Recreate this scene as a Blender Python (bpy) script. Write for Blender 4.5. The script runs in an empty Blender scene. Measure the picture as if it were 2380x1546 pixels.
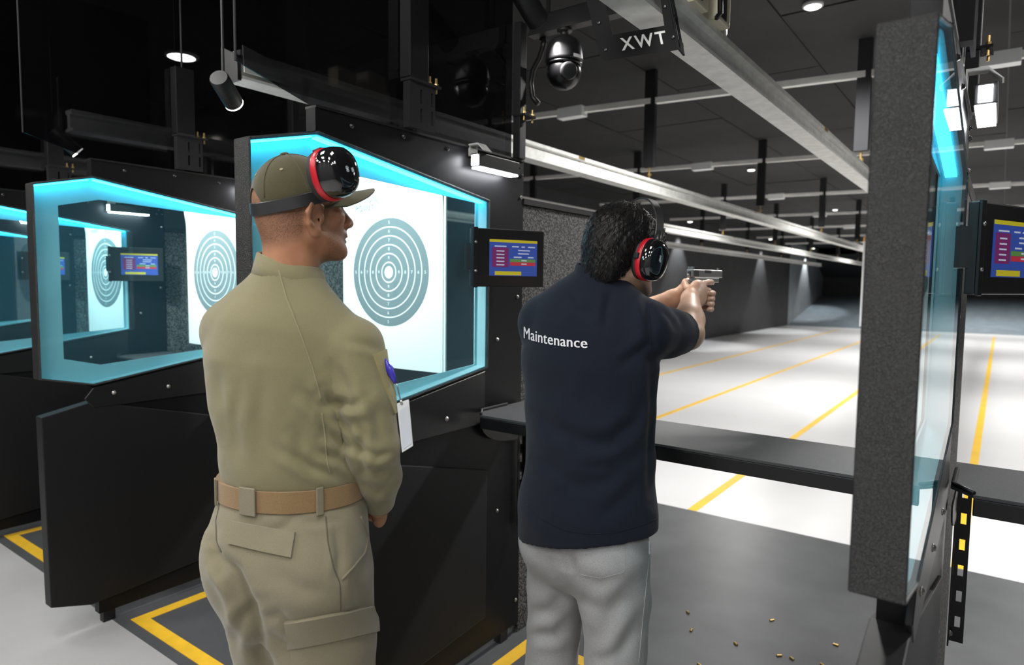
import bpy, bmesh, math, random
import numpy as np
from mathutils import Vector, Matrix
from mathutils.bvhtree import BVHTree

random.seed(7)
rng = np.random.default_rng(7)
scene = bpy.context.scene
C = scene.collection
R = math.radians

# ------------------------------------------------------------------ camera
CAM_H = 1.55
CAM_M = np.array([[0.8054311650915325, 0.59257974270556, 0.011396790526678637],
                  [0.052811443103780865, -0.05260202785190131, -0.9972181196424201],
                  [-0.5903317624663209, 0.8037924329084469, -0.07366230394528189]])   # right, down, forward
FPX = 1543.77
CPOS = np.array([0.0, 0.0, CAM_H])
cam_data = bpy.data.cameras.new('camera')
cam = bpy.data.objects.new('camera', cam_data)
C.objects.link(cam)
cam_data.sensor_width = 36.0
cam_data.lens = FPX / 2380 * 36.0
cam_data.clip_start = 0.02
cam_data.clip_end = 200
rt, dn, fw = CAM_M
cam.matrix_world = Matrix(((rt[0], -dn[0], -fw[0], 0), (rt[1], -dn[1], -fw[1], 0), (rt[2], -dn[2], -fw[2], CAM_H), (0, 0, 0, 1)))
cam_data.dof.use_dof = True
cam_data.dof.focus_distance = 1.75
cam_data.dof.aperture_fstop = 3.4
scene.camera = cam

# ------------------------------------------------------------------ world, exposure
world = bpy.data.worlds.new('world')
scene.world = world
world.use_nodes = True
world.node_tree.nodes['Background'].inputs[0].default_value = (0.02, 0.022, 0.025, 1)
world.node_tree.nodes['Background'].inputs[1].default_value = 0.6
scene.view_settings.view_transform = 'Standard'
scene.view_settings.look = 'None'
scene.view_settings.gamma = 1.0
scene.view_settings.use_curve_mapping = False
scene.view_settings.exposure = 0.0
scene.cycles.use_denoising = True
scene.cycles.max_bounces = 7
scene.cycles.use_adaptive_sampling = True
scene.cycles.adaptive_threshold = 0.02
scene.cycles.transparent_max_bounces = 24
scene.cycles.caustics_reflective = False
scene.cycles.caustics_refractive = False
scene.cycles.sample_clamp_indirect = 6.0
scene.cycles.blur_glossy = 0.5

# light strengths (the lamps themselves are built further down)
P_RANGE = 320.0      # range ceiling downlights
P_FILL = 27.0       # added fill panels over the lobby, out of view
P_TUBE = 120.0       # tubular lane spotlights
P_WALL = 300.0       # wall washers downrange
E_LED = 42.0        # white LED work lights on the dividers
E_CYAN = 10.0        # cyan LED strips in the divider windows

# ------------------------------------------------------------------ projection helpers (measurements from the photograph)
def ray(px, py):
    d = CAM_M.T @ np.array([px - 1190.0, py - 773.0, FPX])
    return d / FPX
def at_depth(px, py, depth):
    return CPOS + ray(px, py) * depth
def project(P):
    c = (np.asarray(P) - CPOS) @ CAM_M.T
    return np.stack([1190 + FPX * c[..., 0] / c[..., 2], 773 + FPX * c[..., 1] / c[..., 2]], -1)

# ------------------------------------------------------------------ materials
MATS = {}
def nodes_of(name):
    m = bpy.data.materials.new(name)
    m.use_nodes = True
    nt = m.node_tree
    b = nt.nodes['Principled BSDF']
    return m, nt, b
def ln(nt, a, b):
    nt.links.new(a, b)
def mat(name, col, rough=0.5, metal=0.0, spec=0.5, var=0.0, vscale=20.0, bump=0.0, bscale=60.0, emit=None, estr=0.0, sheen=0.0, coat=0.0, bdist=0.01):
    if name in MATS:
        return MATS[name]
    m, nt, b = nodes_of(name)
    b.inputs['Base Color'].default_value = (*col, 1)
    b.inputs['Roughness'].default_value = rough
    b.inputs['Metallic'].default_value = metal
    b.inputs['Specular IOR Level'].default_value = spec
    if coat: b.inputs['Coat Weight'].default_value = coat
    if sheen:
        b.inputs['Sheen Weight'].default_value = sheen
        b.inputs['Sheen Roughness'].default_value = 0.5
    tc = nt.nodes.new('ShaderNodeTexCoord')
    if var:
        n = nt.nodes.new('ShaderNodeTexNoise')
        n.inputs['Scale'].default_value = vscale
        n.inputs['Detail'].default_value = 4
        ln(nt, tc.outputs['Object'], n.inputs['Vector'])
        r = nt.nodes.new('ShaderNodeValToRGB')
        r.color_ramp.elements[0].position = 0.3
        r.color_ramp.elements[1].position = 0.7
        r.color_ramp.elements[0].color = (*[c * (1 - var) for c in col], 1)
        r.color_ramp.elements[1].color = (*[min(1, c * (1 + var)) for c in col], 1)
        ln(nt, n.outputs['Fac'], r.inputs['Fac'])
        ln(nt, r.outputs['Color'], b.inputs['Base Color'])
    if bump:
        n2 = nt.nodes.new('ShaderNodeTexNoise')
        n2.inputs['Scale'].default_value = bscale
        n2.inputs['Detail'].default_value = 3
        ln(nt, tc.outputs['Object'], n2.inputs['Vector'])
        bp = nt.nodes.new('ShaderNodeBump')
        bp.inputs['Strength'].default_value = bump
        bp.inputs['Distance'].default_value = bdist
        ln(nt, n2.outputs['Fac'], bp.inputs['Height'])
        ln(nt, bp.outputs['Normal'], b.inputs['Normal'])
    if emit is not None:
        b.inputs['Emission Color'].default_value = (*emit, 1)
        b.inputs['Emission Strength'].default_value = estr
    MATS[name] = m
    return m

def speckle_mat(name, dark, light, scale, rough, bump, thr=0.55):
    m, nt, b = nodes_of(name)
    tc = nt.nodes.new('ShaderNodeTexCoord')
    n = nt.nodes.new('ShaderNodeTexNoise'); n.inputs['Scale'].default_value = scale; n.inputs['Detail'].default_value = 2
    ln(nt, tc.outputs['Object'], n.inputs['Vector'])
    r = nt.nodes.new('ShaderNodeValToRGB')
    r.color_ramp.elements[0].position = thr - 0.1; r.color_ramp.elements[1].position = thr + 0.12
    r.color_ramp.elements[0].color = (*dark, 1); r.color_ramp.elements[1].color = (*light, 1)
    ln(nt, n.outputs['Fac'], r.inputs['Fac']); ln(nt, r.outputs['Color'], b.inputs['Base Color'])
    bp = nt.nodes.new('ShaderNodeBump'); bp.inputs['Strength'].default_value = bump; bp.inputs['Distance'].default_value = 0.004
    ln(nt, n.outputs['Fac'], bp.inputs['Height']); ln(nt, bp.outputs['Normal'], b.inputs['Normal'])
    b.inputs['Roughness'].default_value = rough
    MATS[name] = m
    return m

def clear_mat(name, tint, haze, haze_col, rough=0.01, ior=1.45):
    """pane: fresnel reflection over tinted transparency, with a little surface haze"""
    m, nt, b = nodes_of(name)
    nt.nodes.remove(b)
    out = nt.nodes['Material Output']
    tr = nt.nodes.new('ShaderNodeBsdfTransparent'); tr.inputs[0].default_value = (*tint, 1)
    df = nt.nodes.new('ShaderNodeBsdfDiffuse'); df.inputs[0].default_value = (*haze_col, 1)
    gl = nt.nodes.new('ShaderNodeBsdfGlossy'); gl.inputs['Roughness'].default_value = rough
    fr = nt.nodes.new('ShaderNodeFresnel'); fr.inputs['IOR'].default_value = ior
    m1 = nt.nodes.new('ShaderNodeMixShader'); m1.inputs[0].default_value = haze
    ln(nt, tr.outputs[0], m1.inputs[1]); ln(nt, df.outputs[0], m1.inputs[2])
    m2 = nt.nodes.new('ShaderNodeMixShader')
    ge = nt.nodes.new('ShaderNodeNewGeometry')
    iv = nt.nodes.new('ShaderNodeMath'); iv.operation = 'SUBTRACT'; iv.inputs[0].default_value = 1.0; ln(nt, ge.outputs['Backfacing'], iv.inputs[1])
    mu = nt.nodes.new('ShaderNodeMath'); mu.operation = 'MULTIPLY'; ln(nt, fr.outputs[0], mu.inputs[0]); ln(nt, iv.outputs[0], mu.inputs[1])
    ln(nt, mu.outputs[0], m2.inputs[0]); ln(nt, m1.outputs[0], m2.inputs[1]); ln(nt, gl.outputs[0], m2.inputs[2])
    ln(nt, m2.outputs[0], out.inputs['Surface'])
    MATS[name] = m
    return m

def emit_mat(name, col, strength):
    m, nt, b = nodes_of(name)
    b.inputs['Base Color'].default_value = (*col, 1)
    b.inputs['Emission Color'].default_value = (*col, 1)
    b.inputs['Emission Strength'].default_value = strength
    MATS[name] = m
    return m

mat('lobby_floor', (0.46, 0.45, 0.45), 0.35, var=0.06, vscale=3)
mat('line_floor', (0.085, 0.088, 0.092), 0.38, var=0.12, vscale=5, bump=0.05, bscale=120)
mat('range_floor', (0.70, 0.695, 0.70), 0.30, var=0.03, vscale=1.2)
mat('yellow_paint', (0.85, 0.50, 0.03), 0.5, var=0.08, vscale=15)
mat('yellow_line', (0.80, 0.48, 0.02), 0.5, var=0.08, vscale=4)
mat('ceiling_board', (0.016, 0.016, 0.017), 0.9, var=0.2, vscale=3)
mat('black_wall', (0.035, 0.035, 0.037), 0.75, var=0.15, vscale=2)
mat('lobby_wall', (0.18, 0.18, 0.19), 0.8)
mat('trap_grey', (0.26, 0.28, 0.29), 0.6, var=0.1, vscale=2)
mat('trap_blue', (0.15, 0.185, 0.21), 0.6, var=0.15, vscale=3)
mat('black_sheet', (0.0065, 0.0065, 0.0075), 0.42, spec=0.2, bump=0.08, bscale=250, bdist=0.002)
mat('black_satin', (0.006, 0.006, 0.007), 0.42)
mat('black_panel', (0.0075, 0.0075, 0.0085), 0.5, spec=0.35, bump=0.1, bscale=400, bdist=0.001)
speckle_mat('speckle_black', (0.003, 0.003, 0.0035), (0.040, 0.040, 0.041), 650, 0.20, 0.7, 0.62)
speckle_mat('rubber_granule', (0.012, 0.012, 0.012), (0.16, 0.155, 0.15), 130, 0.85, 0.9, 0.52)
speckle_mat('counter_grit', (0.045, 0.046, 0.048), (0.10, 0.10, 0.105), 700, 0.5, 0.5)
clear_mat('window_glass', (0.80, 0.94, 0.96), 0.045, (0.18, 0.55, 0.75))
clear_mat('smoked_panel', (0.34, 0.34, 0.36), 0.35, (0.006, 0.006, 0.007), 0.05)
mat('liner_teal', (0.46, 0.66, 0.70), 0.6)
emit_mat('led_cyan', (0.06, 0.72, 1.0), E_CYAN)
emit_mat('led_white', (0.93, 0.95, 1.0), E_LED)
emit_mat('lamp_disc', (1.0, 0.95, 0.86), 9.0)
mat('galvanised', (0.72, 0.72, 0.69), 0.42, 0.15, var=0.12, vscale=18)
mat('galvanised_dark', (0.20, 0.20, 0.20), 0.5, 0.4, var=0.2, vscale=12)
mat('rod_grey', (0.86, 0.85, 0.82), 0.6, var=0.08, vscale=6)
mat('white_box', (0.90, 0.92, 0.92), 0.5)
mat('hanger_grey', (0.024, 0.0245, 0.027), 0.75, spec=0.15)
mat('plate_black', (0.004, 0.004, 0.0045), 0.6, spec=0.2)
mat('brass', (0.60, 0.42, 0.16), 0.35, 0.9)
mat('steel_bolt', (0.45, 0.44, 0.42), 0.3, 0.9)
mat('dark_bolt', (0.06, 0.06, 0.065), 0.25, 0.6)
mat('paper', (0.86, 0.87, 0.87), 0.7)
mat('paper_ink', (0.165, 0.20, 0.21), 0.7)
mat('paper_text', (0.30, 0.33, 0.34), 0.7)
mat('orange_clip', (0.85, 0.42, 0.10), 0.5)
mat('cream_plastic', (0.68, 0.63, 0.48), 0.45)
mat('plate_letter', (0.9, 0.9, 0.88), 0.5)
mat('camera_black', (0.018, 0.018, 0.02), 0.36)
mat('camera_ball', (0.006, 0.006, 0.007), 0.25)
mat('sticker', (0.8, 0.8, 0.78), 0.5)
mat('lamp_black', (0.010, 0.010, 0.011), 0.38)

# ------------------------------------------------------------------ mesh helpers
def link_mesh(name, verts, faces, material, parent=None, smooth=False, origin=(0, 0, 0)):
    me = bpy.data.meshes.new(name)
    o = np.asarray(origin, float)
    me.from_pydata([tuple(np.asarray(v, float) - o) for v in verts], [], [tuple(f) for f in faces])
    me.materials.append(MATS[material] if isinstance(material, str) else material)
    if smooth:
        me.polygons.foreach_set('use_smooth', [True] * len(me.polygons))
    me.update()
    ob = bpy.data.objects.new(name, me)
    C.objects.link(ob)
    if parent is not None:
        ob.parent = parent
    return ob

class MB:
    """collects shapes in world coordinates, builds one mesh object relative to an origin"""
    def __init__(s): s.v = []; s.f = []
    def add(s, v, f):
        n = len(s.v); s.v += [tuple(p) for p in v]; s.f += [tuple(i + n for i in q) for q in f]; return s
    def box(s, x0, x1, y0, y1, z0, z1):
        return s.add([(x0, y0, z0), (x1, y0, z0), (x1, y1, z0), (x0, y1, z0), (x0, y0, z1), (x1, y0, z1), (x1, y1, z1), (x0, y1, z1)],
                     [(0, 3, 2, 1), (4, 5, 6, 7), (0, 1, 5, 4), (1, 2, 6, 5), (2, 3, 7, 6), (3, 0, 4, 7)])
    def obox(s, c, ax, ay, az, hx, hy, hz):
        c, ax, ay, az = [np.asarray(q, float) for q in (c, ax, ay, az)]
        v = [c + ax * hx * i + ay * hy * j + az * hz * k for k in (-1, 1) for i, j in ((-1, -1), (1, -1), (1, 1), (-1, 1))]
        return s.add(v, [(0, 3, 2, 1), (4, 5, 6, 7), (0, 1, 5, 4), (1, 2, 6, 5), (2, 3, 7, 6), (3, 0, 4, 7)])
    def prism(s, poly, x0, x1):
        """polygon in (y, z) extruded along x"""
        n = len(poly)
        a = sum(poly[i][0] * poly[(i + 1) % n][1] - poly[(i + 1) % n][0] * poly[i][1] for i in range(n))
        if a < 0: poly = poly[::-1]
        v = [(x0, y, z) for y, z in poly] + [(x1, y, z) for y, z in poly]
        f = [tuple(range(n - 1, -1, -1)), tuple(range(n, 2 * n))] + [(i, (i + 1) % n, (i + 1) % n + n, i + n) for i in range(n)]
        return s.add(v, f)
    def ring(s, outer, inner, x0, x1):
        n = len(outer)
        v = [(x, y, z) for x in (x0, x1) for P in (outer, inner) for y, z in P]
        f = []
        for i in range(n):
            j = (i + 1) % n
            f += [(i, j, n + j, n + i), (2 * n + j, 2 * n + i, 3 * n + i, 3 * n + j), (j, i, 2 * n + i, 2 * n + j), (n + i, n + j, 3 * n + j, 3 * n + i)]
        return s.add(v, f)
    def cyl(s, p0, p1, r0, r1=None, n=16, cap=True):
        r1 = r0 if r1 is None else r1
        p0 = np.asarray(p0, float); p1 = np.asarray(p1, float)
        u = (p1 - p0) / np.linalg.norm(p1 - p0)
        a = np.cross(u, (0, 0, 1) if abs(u[2]) < 0.9 else (1, 0, 0)); a /= np.linalg.norm(a); b = np.cross(u, a)
        v = []
        for p, r in ((p0, r0), (p1, r1)):
            v += [p + r * (math.cos(2 * math.pi * i / n) * a + math.sin(2 * math.pi * i / n) * b) for i in range(n)]
        f = [(i, (i + 1) % n, (i + 1) % n + n, i + n) for i in range(n)]
        if cap: f += [tuple(range(n - 1, -1, -1)), tuple(range(n, 2 * n))]
        return s.add(v, f)
    def lathe(s, c, prof, n=24, axis=(0, 0, 1), ref=(1, 0, 0)):
        """prof: (radius, height along axis) list"""
        c = np.asarray(c, float); u = np.asarray(axis, float); u = u / np.linalg.norm(u)
        a = np.asarray(ref, float); a = a - u * a.dot(u); a /= np.linalg.norm(a); b = np.cross(u, a)
        v = []; f = []
        for r, h in prof:
            v += [c + u * h + r * (math.cos(2 * math.pi * i / n) * a + math.sin(2 * math.pi * i / n) * b) for i in range(n)]
        for k in range(len(prof) - 1):
            f += [(k * n + i, k * n + (i + 1) % n, (k + 1) * n + (i + 1) % n, (k + 1) * n + i) for i in range(n)]
        m = len(prof) - 1
        f += [tuple(range(n - 1, -1, -1)), tuple(m * n + i for i in range(n))]
        return s.add(v, f)
    def tube(s, pts, r, n=8):
        pts = [np.asarray(p, float) for p in pts]
        rr = r if hasattr(r, '__len__') else [r] * len(pts)
        v = []; f = []; a = None
        for i, p in enumerate(pts):
            u = pts[min(i + 1, len(pts) - 1)] - pts[max(i - 1, 0)]; u = u / (np.linalg.norm(u) + 1e-12)
            if a is None: a = np.cross(u, (0.3, 0.2, 1)); 
            a = a - u * a.dot(u); a = a / np.linalg.norm(a); b = np.cross(u, a)
            v += [p + rr[i] * (math.cos(2 * math.pi * k / n) * a + math.sin(2 * math.pi * k / n) * b) for k in range(n)]
        for i in range(len(pts) - 1):
            f += [(i * n + k, i * n + (k + 1) % n, (i + 1) * n + (k + 1) % n, (i + 1) * n + k) for k in range(n)]
        m = len(pts) - 1
        f += [tuple(range(n - 1, -1, -1)), tuple(m * n + k for k in range(n))]
        return s.add(v, f)
    def build(s, name, material, parent=None, origin=(0, 0, 0), smooth=False, bevel=0.0, seg=2, auto=False):
        ob = link_mesh(name, s.v, s.f, material, parent, smooth, origin)
        if bevel:
            bm = bmesh.new(); bm.from_mesh(ob.data)
            bmesh.ops.remove_doubles(bm, verts=bm.verts, dist=1e-6)
            ed = [e for e in bm.edges if len(e.link_faces) == 2 and e.calc_face_angle(0) > 0.5]
            bmesh.ops.bevel(bm, geom=ed, offset=bevel, segments=seg, affect='EDGES', profile=0.6)
            bm.to_mesh(ob.data); bm.free()
        if auto:
            me = ob.data
            bm = bmesh.new(); bm.from_mesh(me)
            for fc in bm.faces: fc.smooth = True
            for e in bm.edges:
                if len(e.link_faces) == 2 and e.calc_face_angle(0) > 0.7: e.smooth = False
            bm.to_mesh(me); bm.free()
        return ob

def tag(o, label=None, cat=None, group=None, kind=None):
    if label: o['label'] = label
    if cat: o['category'] = cat
    if group: o['group'] = group
    if kind: o['kind'] = kind
    return o
def empty(name, loc, label=None, cat=None, group=None):
    e = bpy.data.objects.new(name, None)
    e.empty_display_size = 0.1
    C.objects.link(e); e.location = loc
    return tag(e, label, cat, group)
def copy_tree(o, parent=None):
    c = o.copy(); C.objects.link(c)
    if parent is not None: c.parent = parent
    for ch in list(o.children):
        copy_tree(ch, c)
    return c
def text_mesh(body, size, extrude=0.0, align='CENTER', spacing=1.0, bold=0.0):
    cu = bpy.data.curves.new('txt', 'FONT'); cu.body = body; cu.size = size; cu.extrude = extrude; cu.offset = bold
    cu.align_x = align; cu.align_y = 'CENTER'; cu.space_character = spacing; cu.resolution_u = 3
    ob = bpy.data.objects.new('txt', cu); C.objects.link(ob)
    bpy.context.view_layer.update()
    me = bpy.data.meshes.new_from_object(ob.evaluated_get(bpy.context.evaluated_depsgraph_get()))
    C.objects.unlink(ob); bpy.data.objects.remove(ob); bpy.data.curves.remove(cu)
    v = np.array([x.co[:] for x in me.vertices]); f = [tuple(p.vertices) for p in me.polygons]
    bpy.data.meshes.remove(me)
    return v, f
def light(name, kind, loc, power, col=(1, 1, 1), target=None, parent=None, **kw):
    l = bpy.data.lights.new(name, kind); l.energy = power; l.color = col
    for k, val in kw.items(): setattr(l, k, val)
    o = bpy.data.objects.new(name, l); C.objects.link(o); o.location = loc
    if target is not None:
        d = Vector(target) - Vector(loc); o.rotation_euler = d.to_track_quat('-Z', 'Y').to_euler()
    if parent is not None:
        o.parent = parent; o.location = Vector(loc) - parent.location
    return o

# ------------------------------------------------------------------ setting
Z_CEIL = 3.3
X_LEFT, X_RIGHT = -6.85, 5.5
Y_BACK, Y_MAT, Y_RANGE, Y_TRAP = -3.2, 1.285, 4.36, 28.0
LANE = [-0.083, -1.64, -3.17, -4.71, -6.24]        # divider faces
RAIL_X = [0.68, -0.86, -2.40, -3.94, -5.47]        # lane centres

floor = tag(MB().box(X_LEFT, X_RIGHT, Y_BACK, Y_MAT, -0.05, 0).build('floor', 'lobby_floor'), 'pale grey smooth floor behind the firing line', kind='structure')
floor2 = tag(MB().box(X_LEFT, X_RIGHT, Y_MAT, Y_RANGE, -0.05, 0).build('floor', 'line_floor'), 'dark grey floor strip along the firing line', kind='structure')
floor3 = tag(MB().box(X_LEFT, X_RIGHT, Y_RANGE, Y_TRAP, -0.05, 0).build('floor', 'range_floor'), 'white glossy range floor beyond the counters', kind='structure')
for i, x in enumerate([-4.71, -3.172, -1.643, -0.116, 1.42]):
    MB().box(x - 0.032, x + 0.032, Y_RANGE + 0.002, Y_TRAP - 1.5, 0, 0.002).build('lane_line', 'yellow_line', floor3)
for i in range(1, 5):
    x0, x1 = LANE[i] + 0.05, LANE[i - 1] - 0.17
    if i == 3: x0 = LANE[i] - 0.05
    w = 0.06
    b = [(x0, x1, 1.335, 1.335 + w), (x0, x1, 2.27, 2.27 + w), (x0, x0 + w, 1.335 + w, 2.27), (x1 - w, x1, 1.335 + w, 2.27)]
    for q in b:
        MB().box(*q, 0, 0.002).build('floor_marking', 'yellow_paint', floor2)

wl = tag(MB().box(X_LEFT - 0.15, X_LEFT, Y_BACK, Y_TRAP, -0.05, Z_CEIL).build('wall_left', 'black_wall'), 'matt black side wall running down the range', kind='structure')
tag(MB().box(X_RIGHT, X_RIGHT + 0.15, Y_BACK, 35, -0.05, Z_CEIL).build('wall_right', 'black_wall'), 'black side wall on the far right of the range', kind='structure')
tag(MB().box(X_LEFT, X_RIGHT, Y_BACK - 0.15, Y_BACK, -0.05, Z_CEIL).build('wall_back', 'lobby_wall'), 'grey wall behind the camera', kind='structure')
ceil = tag(MB().box(X_LEFT - 0.1, X_RIGHT + 0.1, Y_BACK, 36, Z_CEIL + 0.03, Z_CEIL + 0.15).build('ceiling', 'black_satin'), 'black ceiling of dark acoustic boards', kind='structure')
pw, pl = 1.2, 2.4
me_panel = None
for i in range(-5, 6):
    for j in range(-2, 15):
        xc, yc = -1.25 + (i + 0.5) * pw, 4.6 + (j - 0.0) * pl - 1.2 + (1.2 if i % 2 else 0)
        if xc < X_LEFT - 0.6 or xc > X_RIGHT + 0.3 or yc < -3 or yc > 34: continue
        if me_panel is None:
            ob = MB().box(-pw / 2 + 0.006, pw / 2 - 0.006, -pl / 2 + 0.006, pl / 2 - 0.006, 0, 0.03).build('ceiling_board', 'ceiling_board', ceil)
            me_panel = ob.data
        else:
            ob = bpy.data.objects.new('ceiling_board', me_panel); C.objects.link(ob); ob.parent = ceil
        ob.location = (xc, yc, Z_CEIL + random.uniform(-0.004, 0.004))

# bullet trap at the far end
trap = empty('bullet_trap', (-0.7, 31, 0), 'sloped blue-grey bullet trap closing the far end of the range', 'bullet trap')
o_ = trap.location
MB().add([(X_LEFT, Y_TRAP, 0), (X_RIGHT-.01, Y_TRAP, 0), (X_RIGHT-.01, 34.2, 1.15), (X_LEFT, 34.2, 1.15), (X_LEFT, Y_TRAP, -0.1), (X_RIGHT-.01, Y_TRAP, -0.1), (X_RIGHT-.01, 34.2, 1.05), (X_LEFT, 34.2, 1.05)],
         [(0, 1, 2, 3), (7, 6, 5, 4), (0, 4, 5, 1), (1, 5, 6, 2), (2, 6, 7, 3), (3, 7, 4, 0)]).build('ramp', 'trap_blue', trap, o_)
MB().box(X_LEFT - 0.15, X_LEFT, Y_TRAP, 35, -0.05, Z_CEIL - 0.02).build('side_panel', 'trap_grey', trap, o_)
MB().box(X_LEFT, X_RIGHT - 0.01, 34.2, 34.4, 1.0, Z_CEIL - 0.02).build('back_panel', 'black_wall', trap, o_)
MB().add([(X_LEFT, 32.2, 2.9), (X_RIGHT-.01, 32.2, 2.9), (X_RIGHT-.01, 34.2, 2.0), (X_LEFT, 34.2, 2.0), (X_LEFT, 32.2, 3.0), (X_RIGHT-.01, 32.2, 3.0), (X_RIGHT-.01, 34.2, 2.1), (X_LEFT, 34.2, 2.1)],
         [(3, 2, 1, 0), (4, 5, 6, 7), (0, 1, 5, 4), (1, 2, 6, 5), (2, 3, 7, 6), (3, 0, 4, 7)]).build('deflector', 'black_wall', trap, o_)

# ------------------------------------------------------------------ lane dividers
HEX = [(1.036, 1.13), (1.036, 1.935), (1.265, 1.992), (2.08, 1.877), (2.078, 1.21), (1.24, 1.083)]
APT = [(1.147, 1.204), (1.147, 1.857), (1.307, 1.898), (2.060, 1.868), (2.060, 1.222), (1.293, 1.166)]
def inset(poly, d):
    n = len(poly); out = []
    a = sum(poly[i][0] * poly[(i + 1) % n][1] - poly[(i + 1) % n][0] * poly[i][1] for i in range(n))
    sg = 1 if a > 0 else -1
    for i in range(n):
        p0, p1, p2 = [np.array(poly[k % n]) for k in (i - 1, i, i + 1)]
        e1 = (p1 - p0) / np.linalg.norm(p1 - p0); e2 = (p2 - p1) / np.linalg.norm(p2 - p1)
        n1 = sg * np.array([-e1[1], e1[0]]); n2 = sg * np.array([-e2[1], e2[0]])
        b = n1 + n2; b /= b.dot(n1)
        out.append(tuple(p1 + b * d))
    return out

def bolt(x, y, z, parent, o, m='steel_bolt', r=0.007, axis=(1, 0, 0)):
    MB().lathe((x, y, z), [(r * 1.3, 0), (r * 1.3, 0.002), (r, 0.002), (r * 0.85, 0.006), (r * 0.3, 0.0075)], 10, axis, (0, 0.3, 1)).build('bolt', m, parent, o, True)

def make_divider():
    xg = LANE[1]
    o = (xg, 1.7, 0)
    t = empty('lane_divider', o)
    # window box: speckled frame, pale liner with aperture, cyan LED strips, tinted pane
    MB().ring(HEX, inset(HEX, 0.007), xg - 0.073, xg).build('window_frame', 'speckle_black', t, o, bevel=0.002, seg=1)
    MB().ring(inset(HEX, 0.0075), inset(HEX, 0.0095), xg - 0.066, xg - 0.012).build('window_liner', 'liner_teal', t, o)
    MB().ring(inset(HEX, 0.0096), APT, xg - 0.064, xg - 0.060).build('window_liner', 'liner_teal', t, o)
    for a, b in ((HEX[1], HEX[2]), (HEX[2], HEX[3])):
        a = np.array(a); b = np.array(b); d = b - a; L_ = np.linalg.norm(d); d /= L_; nrm = np.array([d[1], -d[0]])
        if nrm[1] > 0: nrm = -nrm
        p = a + d * (0.012) + nrm * 0.0115; q = b - d * 0.012 + nrm * 0.0115
        MB().prism([tuple(p), tuple(q), tuple(q + nrm * 0.004), tuple(p + nrm * 0.004)], xg - 0.050, xg - 0.024).build('led_strip', 'led_cyan', t, o)
    MB().prism(inset(HEX, 0.0078), xg - 0.0105, xg - 0.0025).build('glass_pane', 'window_glass', t, o)
    # steel sheet around the window
    def top(y): return 1.992 + (1.877 - 1.992) * (y - 1.265) / (2.08 - 1.265)
    def bot(y): return 1.083 + (1.21 - 1.083) * (y - 1.24) / (2.078 - 1.24)
    x0, x1 = xg - 0.058, xg - 0.014
    sh = MB()
    sh.prism([(1.262, 1.9935), (1.262, 2.06), (2.082, 2.06), (2.082, 1.8785)], x0, x1)
    sh.prism([(2.082, 0.05), (2.082, 2.06), (2.322, 2.06), (2.322, 0.05)], x0, x1)
    sh.prism([(1.232, 0.05), (1.232, 1.0805), (2.082, 1.2085), (2.082, 0.05)], x0, x1)
    sh.build('steel_sheet', 'black_sheet', t, o)
    MB().box(x0 - 0.004, x1 + 0.004, 1.262, 2.322, 2.0605, 2.068).build('top_cap', 'black_satin', t, o)
    # lower panel and mounting bar
    low = [(1.037, 0.972), (1.229, 1.012), (2.08, 0.793), (2.078, 0.173), (1.2, 0.107), (1.044, 0.154)]
    MB().prism(low, xg - 0.068, xg - 0.0045).build('lower_panel', 'black_panel', t, o, bevel=0.004)
    MB().prism([(1.20, 1.03), (1.235, 1.074), (2.06, 1.200), (2.06, 0.99), (1.235, 0.985)], xg - 0.0138, xg - 0.002).build('mounting_bar', 'black_satin', t, o, bevel=0.002, seg=1)
    for y in (1.318, 1.56, 1.83): bolt(xg - 0.002, y, 1.043, t, o)
    for y in (1.25, 2.2): MB().box(xg - 0.055, xg - 0.018, y, y + 0.05, 0, 0.052).build('foot', 'black_satin', t, o)
    # granulated rubber screen at the front end
    MB().box(xg - 0.066, xg - 0.018, 2.324, 2.95, 0.0, 1.885).build('rubber_screen', 'rubber_granule', t, o, bevel=0.003, seg=1)
    MB().box(xg - 0.070, xg - 0.010, 2.324, 2.95, 1.886, 1.91).build('screen_cap', 'black_satin', t, o)
    # overhead smoked panel, hanger post with slotted flange, front post
    MB().prism([(1.027, 2.135), (1.262, 2.071), (2.262, 2.071), (2.262, 3.29), (1.027, 3.29)], xg - 0.042, xg - 0.036).build('overhead_panel', 'smoked_panel', t, o)
    MB().box(xg - 0.043, xg - 0.035, 1.0235, 1.0268, 2.135, 3.29).build('panel_edge', 'hanger_grey', t, o)
    MB().box(xg - 0.034, xg + 0.018, 1.621, 1.71, 2.235, 2.545).build('hanger_post', 'black_satin', t, o, bevel=0.004)
    MB().cyl((xg - 0.008, 1.665, 2.5455), (xg - 0.008, 1.665, 3.29), 0.005, n=10).build('drop_rod', 'black_satin', t, o)
    fl = MB()
    fl.box(xg - 0.02, xg + 0.012, 1.625, 1.665, 2.072, 2.226)
    for z0, z1 in ((2.072, 2.095), (2.142, 2.158), (2.205, 2.226)): fl.box(xg + 0.004, xg + 0.012, 1.665, 1.748, z0, z1)
    for y0, y1 in ((1.665, 1.675), (1.685, 1.728), (1.738, 1.748)): fl.box(xg + 0.004, xg + 0.0119, y0, y1, 2.095, 2.205)
    fl.box(xg - 0.03, xg + 0.02, 1.622, 1.772, 2.2262, 2.2345)
    fl.build('slotted_flange', 'hanger_grey', t, o)
    for y in (1.728, 1.76):
        MB().cyl((xg + 0.005, y, 2.2100), (xg + 0.005, y, 2.262), 0.004, n=8).cyl((xg + 0.005, y, 2.2346), (xg + 0.005, y, 2.243), 0.008, n=6).build('bolt', 'brass', t, o)
    MB().box(xg - 0.033, xg + 0.002, 2.268, 2.312, 2.069, 2.62).build('front_post', 'black_satin', t, o, bevel=0.003)
    MB().box(xg - 0.03, xg + 0.03, 2.262, 2.345, 2.24, 2.248).build('post_flange', 'hanger_grey', t, o)
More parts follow.
